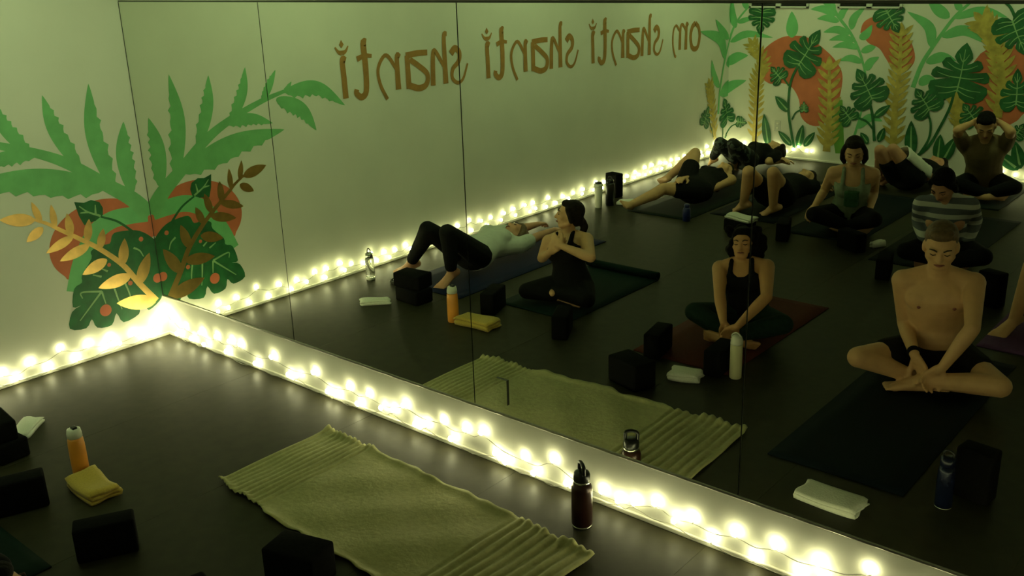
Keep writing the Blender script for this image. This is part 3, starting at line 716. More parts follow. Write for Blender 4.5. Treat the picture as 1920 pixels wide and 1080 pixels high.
# ------------------------------------------------------------------ bottles
M_BLACKP = mat('black_plastic', (.008, .008, .008), .3, noise=.2, scale=40)
M_BROWN = mat('dark_maroon_steel', (.035, .012, .009), .28, .3, noise=.1, scale=30)
M_ORANGE = mat('orange_bottle', (.82, .34, .05), .35, noise=.06, scale=12)
M_FROST = mat('frosted_plastic', (.62, .64, .55), .35, noise=.05)
M_CREAM = mat('cream_bottle', (.66, .64, .40), .35, noise=.03)
M_WHITEB = mat('white_bottle', (.72, .72, .62), .35, noise=.03)
M_NAVY = mat('navy_bottle', (.006, .010, .035), .25, .2, noise=.15)
M_BLUE = mat('blue_bottle', (.010, .018, .12), .3, .1, noise=.1)
M_STEEL = mat('polished_steel', (.65, .65, .6), .2, 1.0, noise=.05)
M_GLASS = mat('clear_plastic', (.95, .97, .93), .05, trans=.95)
def loop(name, r, pts, m, parent):
    if name == 'carry_loop':
        parent = next((c for c in parent.children if c.name.split('.')[0] == 'lid'), parent)
    return link(name, tube_mesh(name, spline(pts, 6), r, m, 8), parent)
# maroon flask in front of the mirror
r = empty('insulated_flask', (3.428, -.190, 0))
tag(r, 'dark maroon steel flask with black loop lid below the mirror', 'bottle')
lathe('base_ring', [(.037, 0), (.041, .002), (.0415, .010), (.040, .012)], M_STEEL, r)
lathe('body', [(.0400, .011), (.043, .016), (.0435, .10), (.0435, .165), (.0425, .182), (.036, .197), (.032, .202)], M_BROWN, r, 28)
lathe('collar', [(.033, .201), (.0345, .204), (.0345, .211), (.033, .212)], M_STEEL, r)
lathe('lid', [(.0335, .211), (.0345, .215), (.0345, .236), (.031, .247), (.022, .252), (.012, .254)], M_BLACKP, r)
loop('carry_loop', .0078, [(-.025, 0, .240), (-.026, 0, .262), (-.023, 0, .281), (-.006, 0, .287), (.010, 0, .286), (.024, 0, .279), (.026, 0, .262), (.025, 0, .240)], M_BLACKP, r)
r.rotation_euler.z = math.radians(-33)
# orange bottle with frosted cap
r = empty('orange_bottle', (1.335, -1.262, 0))
tag(r, 'orange drinking bottle with frosted white cap beside yellow towel', 'bottle')
lathe('body', [(.034, 0), (.037, .004), (.0375, .10), (.0365, .16), (.0345, .185), (.031, .196)], M_ORANGE, r, 28)
lathe('cap', [(.0315, .195), (.0335, .198), (.033, .215), (.029, .236), (.020, .240)], M_FROST, r)
box('spout', -.008, .020, -.011, .011, .236, .250, M_BLACKP, r, .003)
# clear bottle by the lettered wall
r = empty('clear_bottle', (.216, -1.547, 0))
tag(r, 'clear plastic water bottle with pale base near lettered wall lights', 'bottle')
lathe('base', [(.031, 0), (.034, .003), (.034, .018), (.032, .022)], M_WHITEB, r)
lathe('body', [(.032, .021), (.033, .03), (.033, .15), (.030, .165), (.026, .172)], M_GLASS, r)
lathe('lid', [(.0275, .171), (.0285, .175), (.0285, .20), (.018, .206)], M_STEEL, r)
loop('carry_loop', .004, [(-.018, 0, .203), (-.015, 0, .228), (0, 0, .236), (.015, 0, .228), (.018, 0, .203)], M_BLACKP, r)
# tall white bottle with domed lid
r = empty('white_bottle', (3.215, -1.53, 0))
tag(r, 'tall cream white bottle with domed lid between block and woman', 'bottle')
lathe('body', [(.028, 0), (.033, .005), (.0335, .10), (.0335, .19), (.033, .20)], M_CREAM, r, 28)
lathe('lid', [(.0335, .199), (.034, .206), (.033, .225), (.027, .243), (.015, .252), (.004, .254)], M_WHITEB, r)
loop('carry_loop', .0042, [(-.028, 0, .228), (-.030, 0, .246), (-.010, 0, .262), (.012, 0, .258), (.026, 0, .238)], M_WHITEB, r)
# slim white flask far off, and its black neighbour
r = empty('white_flask', (.335, -4.27, 0))
tag(r, 'slim white flask with dark rim near the far fairy lights', 'bottle')
lathe('body', [(.030, 0), (.033, .004), (.036, .12), (.040, .185), (.040, .20)], M_WHITEB, r)
lathe('rim', [(.040, .199), (.041, .203), (.041, .222), (.034, .226)], M_WHITEB, r)
lathe('lid', [(.033, .225), (.033, .236), (.024, .240)], M_BLACKP, r)
r = empty('black_flask', (.375, -4.40, 0))
tag(r, 'black flask standing just behind the slim white flask', 'bottle')
lathe('body', [(.036, 0), (.040, .005), (.041, .15), (.040, .20), (.034, .215)], M_BLACKP, r)
lathe('lid', [(.033, .214), (.034, .220), (.034, .240), (.028, .246)], M_BLACKP, r)
loop('carry_loop', .005, [(-.02, 0, .243), (-.018, 0, .265), (0, 0, .273), (.018, 0, .265), (.02, 0, .243)], M_BLACKP, r)
# dark blue bottle beside the upright block
r = empty('navy_bottle', (4.525, -.865, 0))
tag(r, 'dark navy bottle in front of the upright black block', 'bottle')
lathe('body', [(.030, 0), (.034, .004), (.035, .12), (.034, .17), (.028, .19)], M_NAVY, r)
lathe('lid', [(.029, .189), (.031, .194), (.031, .225), (.024, .232)], M_NAVY, r)
loop('carry_loop', .005, [(-.020, 0, .229), (-.018, 0, .25), (0, 0, .258), (.018, 0, .25), (.020, 0, .229)], M_BLACKP, r)
lathe('base_ring', [(.029, 0), (.0345, .001), (.0348, .005), (.033, .007)], M_STEEL, r)
# small blue bottle in the middle of the floor
r = empty('blue_bottle', (1.265, -4.29, 0))
tag(r, 'small dark blue bottle alone on the dark floor', 'bottle')
lathe('body', [(.030, 0), (.034, .004), (.034, .09), (.030, .115), (.022, .122)], M_BLUE, r)
lathe('lid', [(.022, .121), (.024, .125), (.024, .148), (.018, .153)], M_BLUE, r)
# strap coil on the floor by the lying person's feet
r = empty('yoga_strap', (.47, -1.62, 0))
tag(r, 'loosely looped dark cotton strap behind the stacked black blocks', 'strap')
M_STRAP = mat('strap_webbing', (.03, .03, .018), .9, noise=.2, scale=80)
loop('webbing', .009, [(.10, -.02, .010), (.05, .05, .011), (-.04, .06, .012), (-.09, .0, .013), (-.03, -.05, .026), (.05, -.03, .028), (.06, .03, .027), (-.01, .04, .030)], M_STRAP, r)
loop('buckle', .0035, [(-.02, .028, .034), (-.02, .058, .036), (.015, .060, .036), (.018, .030, .034), (-.02, .028, .034)], M_STEEL, r)

# ------------------------------------------------------------------ people: joint positions in metres
PEOPLE = {
 'man': {"pel": [4.044, -2.219, 0.11], "neck": [4.047, -2.092, 0.598], "fw": [0.278, 0.929, -0.244], "ir": [0.96, -0.271, 0.064], "hipL": [3.955, -2.194, 0.108], "hipR": [4.133, -2.245, 0.112], "shL": [3.883, -2.058, 0.543], "shR": [4.21, -2.15, 0.564], "head": [4.06, -2.04, 0.76], "hf": [0.274, 0.909, -0.314], "hu": [0.075, 0.305, 0.949], "elbL": [3.894, -2.123, 0.286], "wriL": [4.029, -1.912, 0.2], "hanL": [4.086, -1.9, 0.122], "kneL": [3.791, -1.764, 0.179], "ankL": [4.023, -1.954, 0.06], "toeL": [4.189, -1.991, 0.045], "elbR": [4.285, -1.93, 0.4], "wriR": [4.18, -1.881, 0.18], "hanR": [4.12, -1.87, 0.104], "kneR": [4.448, -1.922, 0.131], "ankR": [4.077, -1.886, 0.08], "toeR": [3.912, -1.854, 0.055], "s": 1.03},
 'tank_woman': {"pel": [2.943, -2.178, 0.095], "neck": [2.901, -2.169, 0.445], "fw": [0.315, 0.949, 0.015], "ir": [0.942, -0.315, 0.12], "hipL": [2.871, -2.154, 0.092], "hipR": [3.014, -2.202, 0.098], "shL": [2.775, -2.127, 0.391], "shR": [3.036, -2.214, 0.424], "head": [2.888, -2.183, 0.55], "hf": [0.301, 0.94, 0.16], "hu": [-0.117, -0.13, 0.985], "elbL": [2.881, -1.937, 0.296], "wriL": [2.992, -1.788, 0.19], "hanL": [3.022, -1.822, 0.124], "kneL": [2.75, -1.879, 0.177], "ankL": [3.02, -1.874, 0.07], "toeL": [3.144, -1.935, 0.061], "elbR": [3.151, -1.995, 0.32], "wriR": [3.088, -1.773, 0.19], "hanR": [3.027, -1.784, 0.14], "kneR": [3.266, -1.987, 0.177], "ankR": [2.979, -1.833, 0.08], "toeR": [2.848, -1.879, 0.074], "s": 0.84},
 'chest_woman': {"pel": [1.726, -2.017, 0.1], "neck": [1.661, -2.055, 0.445], "fw": [0.136, 0.982, 0.132], "ir": [0.974, -0.157, 0.164], "hipL": [1.647, -2.005, 0.096], "hipR": [1.804, -2.03, 0.104], "shL": [1.527, -2.028, 0.382], "shR": [1.81, -2.074, 0.43], "head": [1.67, -2.076, 0.575], "hf": [-0.805, 0.575, 0.145], "hu": [0.065, -0.157, 0.985], "elbL": [1.466, -2.023, 0.254], "wriL": [1.654, -1.87, 0.362], "hanL": [1.707, -1.901, 0.418], "kneL": [1.506, -1.806, 0.085], "ankL": [1.706, -1.888, 0.06], "toeL": [1.851, -1.896, 0.049], "elbR": [1.969, -1.904, 0.374], "wriR": [1.755, -1.881, 0.42], "hanR": [1.678, -1.9, 0.447], "kneR": [1.944, -1.89, 0.085], "ankR": [1.654, -1.897, 0.085], "toeR": [1.516, -1.942, 0.085], "s": 0.88},
 'white_top': {"pel": [0.708, -2.11, 0.135], "neck": [0.658, -2.573, 0.135], "fw": [0.126, -0.014, 0.992], "ir": [0.986, -0.106, -0.127], "hipL": [0.622, -2.101, 0.138], "hipR": [0.795, -2.119, 0.132], "shL": [0.505, -2.513, 0.155], "shR": [0.821, -2.547, 0.115], "head": [0.64, -2.712, 0.135], "hf": [-0.294, 0.095, 0.951], "hu": [0.0, -0.995, 0.1], "elbL": [0.518, -2.89, 0.12], "wriL": [0.453, -3.212, 0.08], "hanL": [0.445, -3.304, 0.074], "kneL": [0.625, -1.763, 0.391], "ankL": [0.404, -1.78, 0.09], "toeL": [0.298, -1.716, 0.032], "elbR": [0.721, -2.847, 0.086], "wriR": [0.683, -3.139, 0.08], "hanR": [0.667, -3.23, 0.074], "kneR": [0.825, -1.761, 0.398], "ankR": [0.804, -1.804, 0.09], "toeR": [0.795, -1.663, 0.032], "s": 0.97},
 'leg_stretch': {"pel": [1.005, -4.838, 0.135], "neck": [0.896, -5.463, 0.135], "fw": [0.063, -0.011, 0.998], "ir": [0.983, -0.171, -0.064], "hipL": [0.916, -4.823, 0.137], "hipR": [1.093, -4.854, 0.133], "shL": [0.742, -5.391, 0.146], "shR": [1.066, -5.447, 0.124], "head": [0.864, -5.682, 0.135], "hf": [-0.01, 0.099, 0.995], "hu": [0.099, -0.99, 0.099], "elbL": [0.898, -5.077, 0.185], "wriL": [0.965, -4.765, 0.25], "hanL": [0.972, -4.672, 0.271], "kneL": [0.861, -5.108, 0.417], "ankL": [0.58, -5.097, 0.16], "toeL": [0.448, -5.182, 0.108], "elbR": [1.095, -5.178, 0.122], "wriR": [1.11, -4.931, 0.12], "hanR": [1.105, -4.836, 0.12], "kneR": [0.849, -4.568, 0.178], "ankR": [0.745, -4.216, 0.09], "toeR": [0.789, -4.068, 0.149], "s": 1.0},
 'pattern_legs': {"pel": [0.692, -6.414, 0.135], "neck": [0.756, -6.805, 0.135], "fw": [0.016, 0.003, 1.0], "ir": [0.987, 0.162, -0.016], "hipL": [0.606, -6.429, 0.135], "hipR": [0.778, -6.4, 0.135], "shL": [0.591, -6.788, 0.138], "shR": [0.907, -6.736, 0.132], "head": [0.77, -6.995, 0.135], "hf": [-0.096, 0.019, 0.995], "hu": [0.976, -0.195, 0.098], "elbL": [0.707, -6.936, 0.085], "wriL": [0.907, -6.755, 0.1], "hanL": [0.999, -6.766, 0.1], "kneL": [0.545, -6.159, 0.327], "ankL": [0.305, -6.447, 0.09], "toeL": [0.184, -6.536, 0.035], "elbR": [0.922, -6.524, 0.106], "wriR": [0.927, -6.797, 0.06], "hanR": [0.998, -6.854, 0.073], "kneR": [0.745, -6.063, 0.349], "ankR": [0.624, -6.333, 0.09], "toeR": [0.593, -6.475, 0.032], "s": 0.97},
 'bare_knees': {"pel": [1.725, -5.048, 0.135], "neck": [1.695, -5.574, 0.135], "fw": [-0.006, 0.0, 1.0], "ir": [0.998, -0.057, 0.006], "hipL": [1.635, -5.042, 0.135], "hipR": [1.815, -5.053, 0.135], "shL": [1.533, -5.52, 0.134], "shR": [1.862, -5.539, 0.136], "head": [1.674, -5.783, 0.135], "hf": [-0.027, 0.091, 0.995], "hu": [0.286, -0.953, 0.095], "elbL": [1.537, -5.687, 0.095], "wriL": [1.591, -5.346, 0.12], "hanL": [1.602, -5.252, 0.133], "kneL": [1.64, -4.676, 0.406], "ankL": [1.546, -4.789, 0.09], "toeL": [1.425, -4.807, 0.032], "elbR": [1.747, -5.704, 0.06], "wriR": [1.774, -5.91, 0.05], "hanR": [1.81, -5.998, 0.05], "kneR": [1.856, -4.702, 0.416], "ankR": [1.816, -4.824, 0.09], "toeR": [1.704, -4.816, 0.032], "s": 1.0},
 'green_tank': {"pel": [2.498, -4.842, 0.11], "neck": [2.575, -4.64, 0.539], "fw": [0.321, 0.833, -0.451], "ir": [0.933, -0.359, 0.0], "hipL": [2.415, -4.81, 0.11], "hipR": [2.58, -4.874, 0.11], "shL": [2.427, -4.604, 0.499], "shR": [2.71, -4.713, 0.499], "head": [2.591, -4.58, 0.688], "hf": [0.33, 0.864, -0.381], "hu": [0.099, 0.37, 0.924], "elbL": [2.298, -4.756, 0.302], "wriL": [2.314, -4.543, 0.22], "hanL": [2.311, -4.463, 0.173], "kneL": [2.37, -4.403, 0.186], "ankL": [2.628, -4.574, 0.07], "toeL": [2.697, -4.72, 0.06], "elbR": [2.654, -4.915, 0.307], "wriR": [2.708, -4.716, 0.22], "hanR": [2.71, -4.638, 0.169], "kneR": [2.833, -4.486, 0.19], "ankR": [2.581, -4.578, 0.08], "toeR": [2.434, -4.642, 0.065], "s": 0.98},
 'back_knees': {"pel": [2.408, -6.388, 0.135], "neck": [2.468, -6.836, 0.135], "fw": [0.013, 0.002, 1.0], "ir": [0.991, 0.133, -0.013], "hipL": [2.319, -6.4, 0.135], "hipR": [2.497, -6.376, 0.135], "shL": [2.298, -6.813, 0.137], "shR": [2.625, -6.769, 0.133], "head": [2.477, -7.025, 0.135], "hf": [-0.083, 0.083, 0.993], "hu": [0.702, -0.702, 0.117], "elbL": [2.354, -7.08, 0.09], "wriL": [2.335, -6.838, 0.12], "hanL": [2.341, -6.744, 0.137], "kneL": [2.209, -6.2, 0.403], "ankL": [2.103, -6.501, 0.09], "toeL": [2.014, -6.621, 0.032], "elbR": [2.561, -6.497, 0.128], "wriR": [2.396, -6.618, 0.06], "hanR": [2.319, -6.564, 0.044], "kneR": [2.309, -6.253, 0.414], "ankR": [2.197, -6.502, 0.09], "toeR": [2.101, -6.568, 0.032], "s": 1.0},
 'striped': {"pel": [3.441, -4.326, 0.11], "neck": [3.468, -4.066, 0.513], "fw": [0.207, 0.816, -0.54], "ir": [0.977, -0.204, 0.066], "hipL": [3.354, -4.308, 0.108], "hipR": [3.527, -4.344, 0.112], "shL": [3.317, -4.059, 0.466], "shR": [3.614, -4.121, 0.486], "head": [3.468, -3.965, 0.639], "hf": [-0.063, 0.781, -0.621], "hu": [0.0, 0.622, 0.783], "elbL": [3.241, -4.256, 0.299], "wriL": [3.351, -4.056, 0.22], "hanL": [3.396, -4.087, 0.144], "kneL": [3.29, -3.881, 0.16], "ankL": [3.541, -4.066, 0.07], "toeL": [3.624, -4.204, 0.059], "elbR": [3.596, -4.371, 0.326], "wriR": [3.614, -4.201, 0.22], "hanR": [3.573, -4.176, 0.14], "kneR": [3.778, -3.998, 0.168], "ankR": [3.483, -3.995, 0.07], "toeR": [3.328, -4.038, 0.059], "s": 0.98},
 'hands_head': {"pel": [3.021, -6.689, 0.11], "neck": [3.056, -6.435, 0.539], "fw": [0.248, 0.825, -0.508], "ir": [0.966, -0.249, 0.068], "hipL": [2.932, -6.666, 0.108], "hipR": [3.11, -6.712, 0.112], "shL": [2.89, -6.417, 0.488], "shR": [3.215, -6.501, 0.511], "head": [3.074, -6.344, 0.679], "hf": [0.242, 0.796, -0.555], "hu": [0.109, 0.546, 0.831], "elbL": [2.884, -6.174, 0.65], "wriL": [2.929, -6.406, 0.683], "hanL": [3.01, -6.443, 0.722], "kneL": [2.923, -6.225, 0.155], "ankL": [3.187, -6.325, 0.07], "toeL": [3.268, -6.472, 0.061], "elbR": [3.306, -6.273, 0.657], "wriR": [3.161, -6.465, 0.7], "hanR": [3.068, -6.458, 0.726], "kneR": [3.372, -6.359, 0.155], "ankR": [3.128, -6.311, 0.07], "toeR": [2.969, -6.367, 0.06], "s": 1.02},
 'edge_leg': {"pel": [4.397, -3.305, 0.135], "neck": [4.423, -3.884, 0.135], "fw": [0.004, 0.0, 1.0], "ir": [0.999, 0.045, -0.005], "hipL": [4.308, -3.309, 0.135], "hipR": [4.485, -3.301, 0.135], "shL": [4.259, -3.847, 0.136], "shR": [4.582, -3.832, 0.134], "head": [4.441, -4.101, 0.135], "hf": [-0.019, 0.096, 0.995], "hu": [0.195, -0.976, 0.098], "elbL": [4.35, -3.641, 0.152], "wriL": [4.34, -3.425, 0.14], "hanL": [4.339, -3.333, 0.147], "kneL": [4.29, -3.013, 0.443], "ankL": [4.223, -3.069, 0.09], "toeL": [4.164, -2.951, 0.032], "elbR": [4.543, -3.649, 0.135], "wriR": [4.493, -3.512, 0.06], "hanR": [4.458, -3.426, 0.047], "kneR": [4.443, -3.003, 0.425], "ankR": [4.455, -2.945, 0.09], "toeR": [4.403, -2.828, 0.032], "s": 0.98}}

M_SKIN = mat('skin_light', (.68, .40, .19), .5, noise=.06, scale=18)
M_SKIN_T = mat('skin_tan', (.58, .305, .125), .5, noise=.06, scale=18)
M_SKIN_P = mat('skin_pink', (.60, .31, .17), .55, noise=.06, scale=18)
M_LIP = mat('lips', (.30, .10, .075), .5, noise=.05)
M_BROW = mat('brow_hair', (.035, .022, .012), .8, noise=.2)
M_LASH = mat('eyelid_line', (.05, .028, .018), .7, noise=.1)
M_HAIRB = mat('hair_black', (.006, .005, .004), .8, noise=.4, scale=60, bump=.5, spec=.12)
M_HAIRD = mat('hair_dark_brown', (.014, .009, .005), .7, noise=.4, scale=60, bump=.5, spec=.2)
M_HAIRL = mat('hair_light_brown', (.13, .075, .03), .55, noise=.3, scale=60, bump=.5)
M_BLACKC = mat('black_jersey', (.006, .006, .006), .85, noise=.2, scale=50, spec=.2)
M_GREENT = mat('grey_green_jersey', (.28, .35, .24), .85, noise=.1, scale=40, spec=.2)
M_GREENP = mat('deep_green_panel', (.07, .18, .08), .85, noise=.1, scale=40, spec=.2)
M_TEE = mat('white_jersey', (.62, .66, .58), .9, noise=.05, scale=30, bump=.1, spec=.2)
M_DKGREEN = mat('dark_green_leggings', (.010, .028, .018), .85, noise=.2, scale=40, spec=.2)
M_TANSH = mat('tan_shirt', (.20, .15, .075), .9, noise=.1, scale=30, spec=.2)
def striped_mat():
    m = bpy.data.materials.new('striped_knit'); m.use_nodes = True
    nt = m.node_tree; b = nt.nodes['Principled BSDF']
    b.inputs['Roughness'].default_value = .9; b.inputs['Specular IOR Level'].default_value = .2
    tc = nt.nodes.new('ShaderNodeTexCoord'); sx = nt.nodes.new('ShaderNodeSeparateXYZ')
    mu = nt.nodes.new('ShaderNodeMath'); mu.operation = 'MULTIPLY'; mu.inputs[1].default_value = 1 / .078
    fr = nt.nodes.new('ShaderNodeMath'); fr.operation = 'FRACT'
    rp = nt.nodes.new('ShaderNodeValToRGB'); rp.color_ramp.interpolation = 'CONSTANT'
    rp.color_ramp.elements[0].color = (.56, .58, .54, 1); rp.color_ramp.elements[1].position = .44; rp.color_ramp.elements[1].color = (.13, .15, .17, 1)
    nt.links.new(tc.outputs['Object'], sx.inputs[0]); nt.links.new(sx.outputs['Z'], mu.inputs[0]); nt.links.new(mu.outputs[0], fr.inputs[0])
    nt.links.new(fr.outputs[0], rp.inputs['Fac']); nt.links.new(rp.outputs['Color'], b.inputs['Base Color'])
    return m
M_STRIPE = striped_mat()
def pattern_mat():
    m = bpy.data.materials.new('patterned_leggings'); m.use_nodes = True
    nt = m.node_tree; b = nt.nodes['Principled BSDF']; b.inputs['Roughness'].default_value = .85
    tc = nt.nodes.new('ShaderNodeTexCoord'); v = nt.nodes.new('ShaderNodeTexNoise'); v.inputs['Scale'].default_value = 16; v.inputs['Detail'].default_value = 2
    rp = nt.nodes.new('ShaderNodeValToRGB'); rp.color_ramp.interpolation = 'CONSTANT'
    rp.color_ramp.elements[0].color = (.006, .007, .006, 1); rp.color_ramp.elements[1].position = .55; rp.color_ramp.elements[1].color = (.07, .09, .07, 1)
    nt.links.new(tc.outputs['Object'], v.inputs['Vector']); nt.links.new(v.outputs['Fac'], rp.inputs['Fac']); nt.links.new(rp.outputs['Color'], b.inputs['Base Color'])
    return m
M_PATTERN = pattern_mat()

class Flesh:
    """collects overlapping closed shapes that are fused into one continuous skin"""
    def __init__(s): s.v = []; s.f = []
    def _rings(s, rings, capa=True, capb=True):
        n = len(rings[0]); b0 = len(s.v)
        for r_ in rings: s.v.extend(r_)
        for i in range(len(rings) - 1):
            for k in range(n):
                a, c = b0 + i * n + k, b0 + i * n + (k + 1) % n
                s.f.append((a, c, c + n, a + n))
        s.f.append(tuple(b0 + k for k in range(n - 1, -1, -1)))
        e = b0 + (len(rings) - 1) * n
        s.f.append(tuple(e + k for k in range(n)))
    def cone(s, a, b, ra, rb, n=12, cap=True):
        a, b = Vector(a), Vector(b)
        d = (b - a)
        L = d.length
        if L < 1e-5: d = Vector((0, 0, 1)); b = a + d * 1e-4
        d = (b - a).normalized()
        ref = Vector((0, 0, 1)) if abs(d.z) < .9 else Vector((1, 0, 0))
        x = d.cross(ref).normalized(); y = d.cross(x).normalized()
        R_ = []
        ring = lambda c, r_: [c + x * (r_ * math.cos(2 * math.pi * k / n)) + y * (r_ * math.sin(2 * math.pi * k / n)) for k in range(n)]
        if cap:
            for t in (80, 50, 22): R_.append(ring(a - d * ra * math.sin(math.radians(t)), ra * math.cos(math.radians(t))))
        R_.append(ring(a, ra)); R_.append(ring(b, rb))
        if cap:
            for t in (22, 50, 80): R_.append(ring(b + d * rb * math.sin(math.radians(t)), rb * math.cos(math.radians(t))))
        s._rings(R_)
    def chain(s, pts, rs):
        for i in range(len(pts) - 1): s.cone(pts[i], pts[i + 1], rs[i], rs[i + 1])
    def ell(s, c, ax, ay, az, n=16, m=10):
        c = Vector(c); R_ = []
        for i in range(m + 1):
            t = -math.pi / 2 + math.pi * (i + .02) / (m + .04)
            R_.append([c + az * math.sin(t) + ax * (math.cos(t) * math.cos(2 * math.pi * k / n)) + ay * (math.cos(t) * math.sin(2 * math.pi * k / n)) for k in range(n)])
        s._rings(R_)
    def loft(s, secs, n=20):
        """secs: (centre, width vector, depth vector)"""
        s._rings([[c + a * math.cos(2 * math.pi * k / n) + b * math.sin(2 * math.pi * k / n) for k in range(n)] for c, a, b in secs])
FUSE = []
def fuse(name, fl_, m, parent, voxel, smooth=4, kind_label=None):
    me = bpy.data.meshes.new(name)
    o0 = parent.location
    me.from_pydata([tuple(v - o0) for v in fl_.v], [], fl_.f)
    bm = bmesh.new(); bm.from_mesh(me); bmesh.ops.recalc_face_normals(bm, faces=bm.faces[:]); bm.to_mesh(me); bm.free()
    o = bpy.data.objects.new(name + '_tmp', me)
    COL.objects.link(o)
    r_ = o.modifiers.new('r', 'REMESH'); r_.mode = 'VOXEL'; r_.voxel_size = voxel; r_.use_smooth_shade = True
    if smooth:
        q = o.modifiers.new('s', 'SMOOTH'); q.factor = .5; q.iterations = smooth
    FUSE.append((name, o, m, parent, kind_label))
def finish_fuse():
    dg = bpy.context.evaluated_depsgraph_get(); dg.update()
    made = []
    for name, o, m, parent, lb in FUSE:
        me = bpy.data.meshes.new_from_object(o.evaluated_get(dg))
        me.name = name
        me.materials.clear(); me.materials.append(m)
        me.polygons.foreach_set('use_smooth', [True] * len(me.polygons))
        made.append((name, me, parent, lb))
    for name, o, *_ in FUSE:
        bpy.data.objects.remove(o, do_unlink=True)
    for name, me, parent, lb in made:
        c = link(name, me, parent)
        if lb: c['label'] = lb
        if name == 'body':
            for ch in list(parent.children):
                if ch.name.split('.')[0] in ('eyebrow', 'eyelid', 'lips', 'nipple'):
                    ch.parent = c
    FUSE.clear()

def torso_secs(J, t0, t1, grow, female, lower=True):
    s = J['s']; pel, nk = Vector(J['pel']), Vector(J['neck'])
    up = (nk - pel).normalized(); ir, fw = Vector(J['ir']), Vector(J['fw'])
    T = [(-.16, .10, .085, 0), (-.08, .150, .112, 0), (.03, .168 if female else .160, .120, 0), (.2, .150 if female else .148, .108, 0), (.42, .120 if female else .135, .095, .008), (.62, .138 if female else .152, .105, .012),
         (.80, .148 if female else .168, .108, .008), (.92, .135 if female else .150, .092, -.004), (.99, .085, .070, -.012), (1.03, .055, .055, -.012)]
    ts = [q[0] for q in T]
    def at(t):
        i = max(0, min(len(T) - 2, next((k - 1 for k, x in enumerate(ts) if x > t), len(T) - 2)))
        a, b = T[i], T[i + 1]; f = (t - a[0]) / (b[0] - a[0])
        return [a[k] + (b[k] - a[k]) * f for k in range(4)]
    L = (nk - pel).length
    out = []
    N = 14
    for i in range(N + 1):
        t = t0 + (t1 - t0) * i / N
        _, w_, d_, off = at(t)
        out.append((pel + up * (t * L) + fw * off * s, ir * (w_ * s + grow), fw * (d_ * s + grow)))
    return out
def V(J, n): return Vector(J[n])

def add_hand(F, J, S, palm, curl, right_hand):
    s = J['s']; w_, h = V(J, 'wri' + S), V(J, 'han' + S)
    d = (h - w_).normalized()
    n = Vector(palm); n = (n - d * n.dot(d)).normalized()
    side = d.cross(n)
    th = side if right_hand else -side
    F.cone(w_, w_ + d * .03 * s, .024 * s, .022 * s)
    ln = [.072, .082, .076, .058]
    for i in range(4):
        o = (1.5 - i) * .0205 * s
        kb = w_ + d * (.088 - abs(i - 1.2) * .004) * s + th * o
        F.cone(w_ + d * .02 * s + th * o * .6, kb, .0155 * s, .0125 * s, 8)
        p, a = kb, 0.0
        for k, fr in enumerate((.45, .32, .23)):
            a += math.radians(curl * (1, 1.1, .8)[k])
            q = p + (d * math.cos(a) + n * math.sin(a)) * ln[i] * fr * s + th * o * .06
            F.cone(p, q, (.0108 - .0008 * k) * s, (.0102 - .0008 * k) * s, 8)
            p = q
    tb = w_ + d * .022 * s + th * .020 * s + n * .004
    t1 = tb + (d * .62 + th * .75 + n * .25).normalized() * .040 * s
    t2 = t1 + (d * .85 + th * .35 + n * .45).normalized() * .032 * s
    t3 = t2 + (d * .9 + th * .05 + n * .5).normalized() * .024 * s
    F.chain([tb, t1, t2, t3], [.0165 * s, .0135 * s, .0115 * s, .0095 * s])
def add_foot(F, J, S, sole=None):
    s = J['s']; k, a, t = V(J, 'kne' + S), V(J, 'ank' + S), V(J, 'toe' + S)
    d = (t - a).normalized(); sh = (k - a).normalized()
    upf = (sh - d * sh.dot(d)).normalized() if abs(sh.dot(d)) < .97 else Vector((0, 0, 1))
    side = d.cross(upf)
    heel = a - d * .045 * s - upf * .030 * s
    ball = a + d * .115 * s - upf * .038 * s
    F.cone(a, heel, .034 * s, .030 * s)
    F.cone(heel, ball, .028 * s, .024 * s)
    F.cone(a, ball, .032 * s, .020 * s)
    for i in range(-1, 2):
        F.cone(a + d * .03 * s - upf * .022 * s + side * i * .014 * s, ball + side * i * .026 * s, .024 * s, .019 * s, 8)
    for i, (r_, l) in enumerate(((.0135, .050), (.0105, .048), (.0100, .042), (.0095, .035), (.0090, .027))):
        b0 = ball + side * ((i - 2) * .0195) * s + d * .008 * s
        F.cone(b0, b0 + d * l * s - upf * .004, r_ * s, r_ * .9 * s, 8)
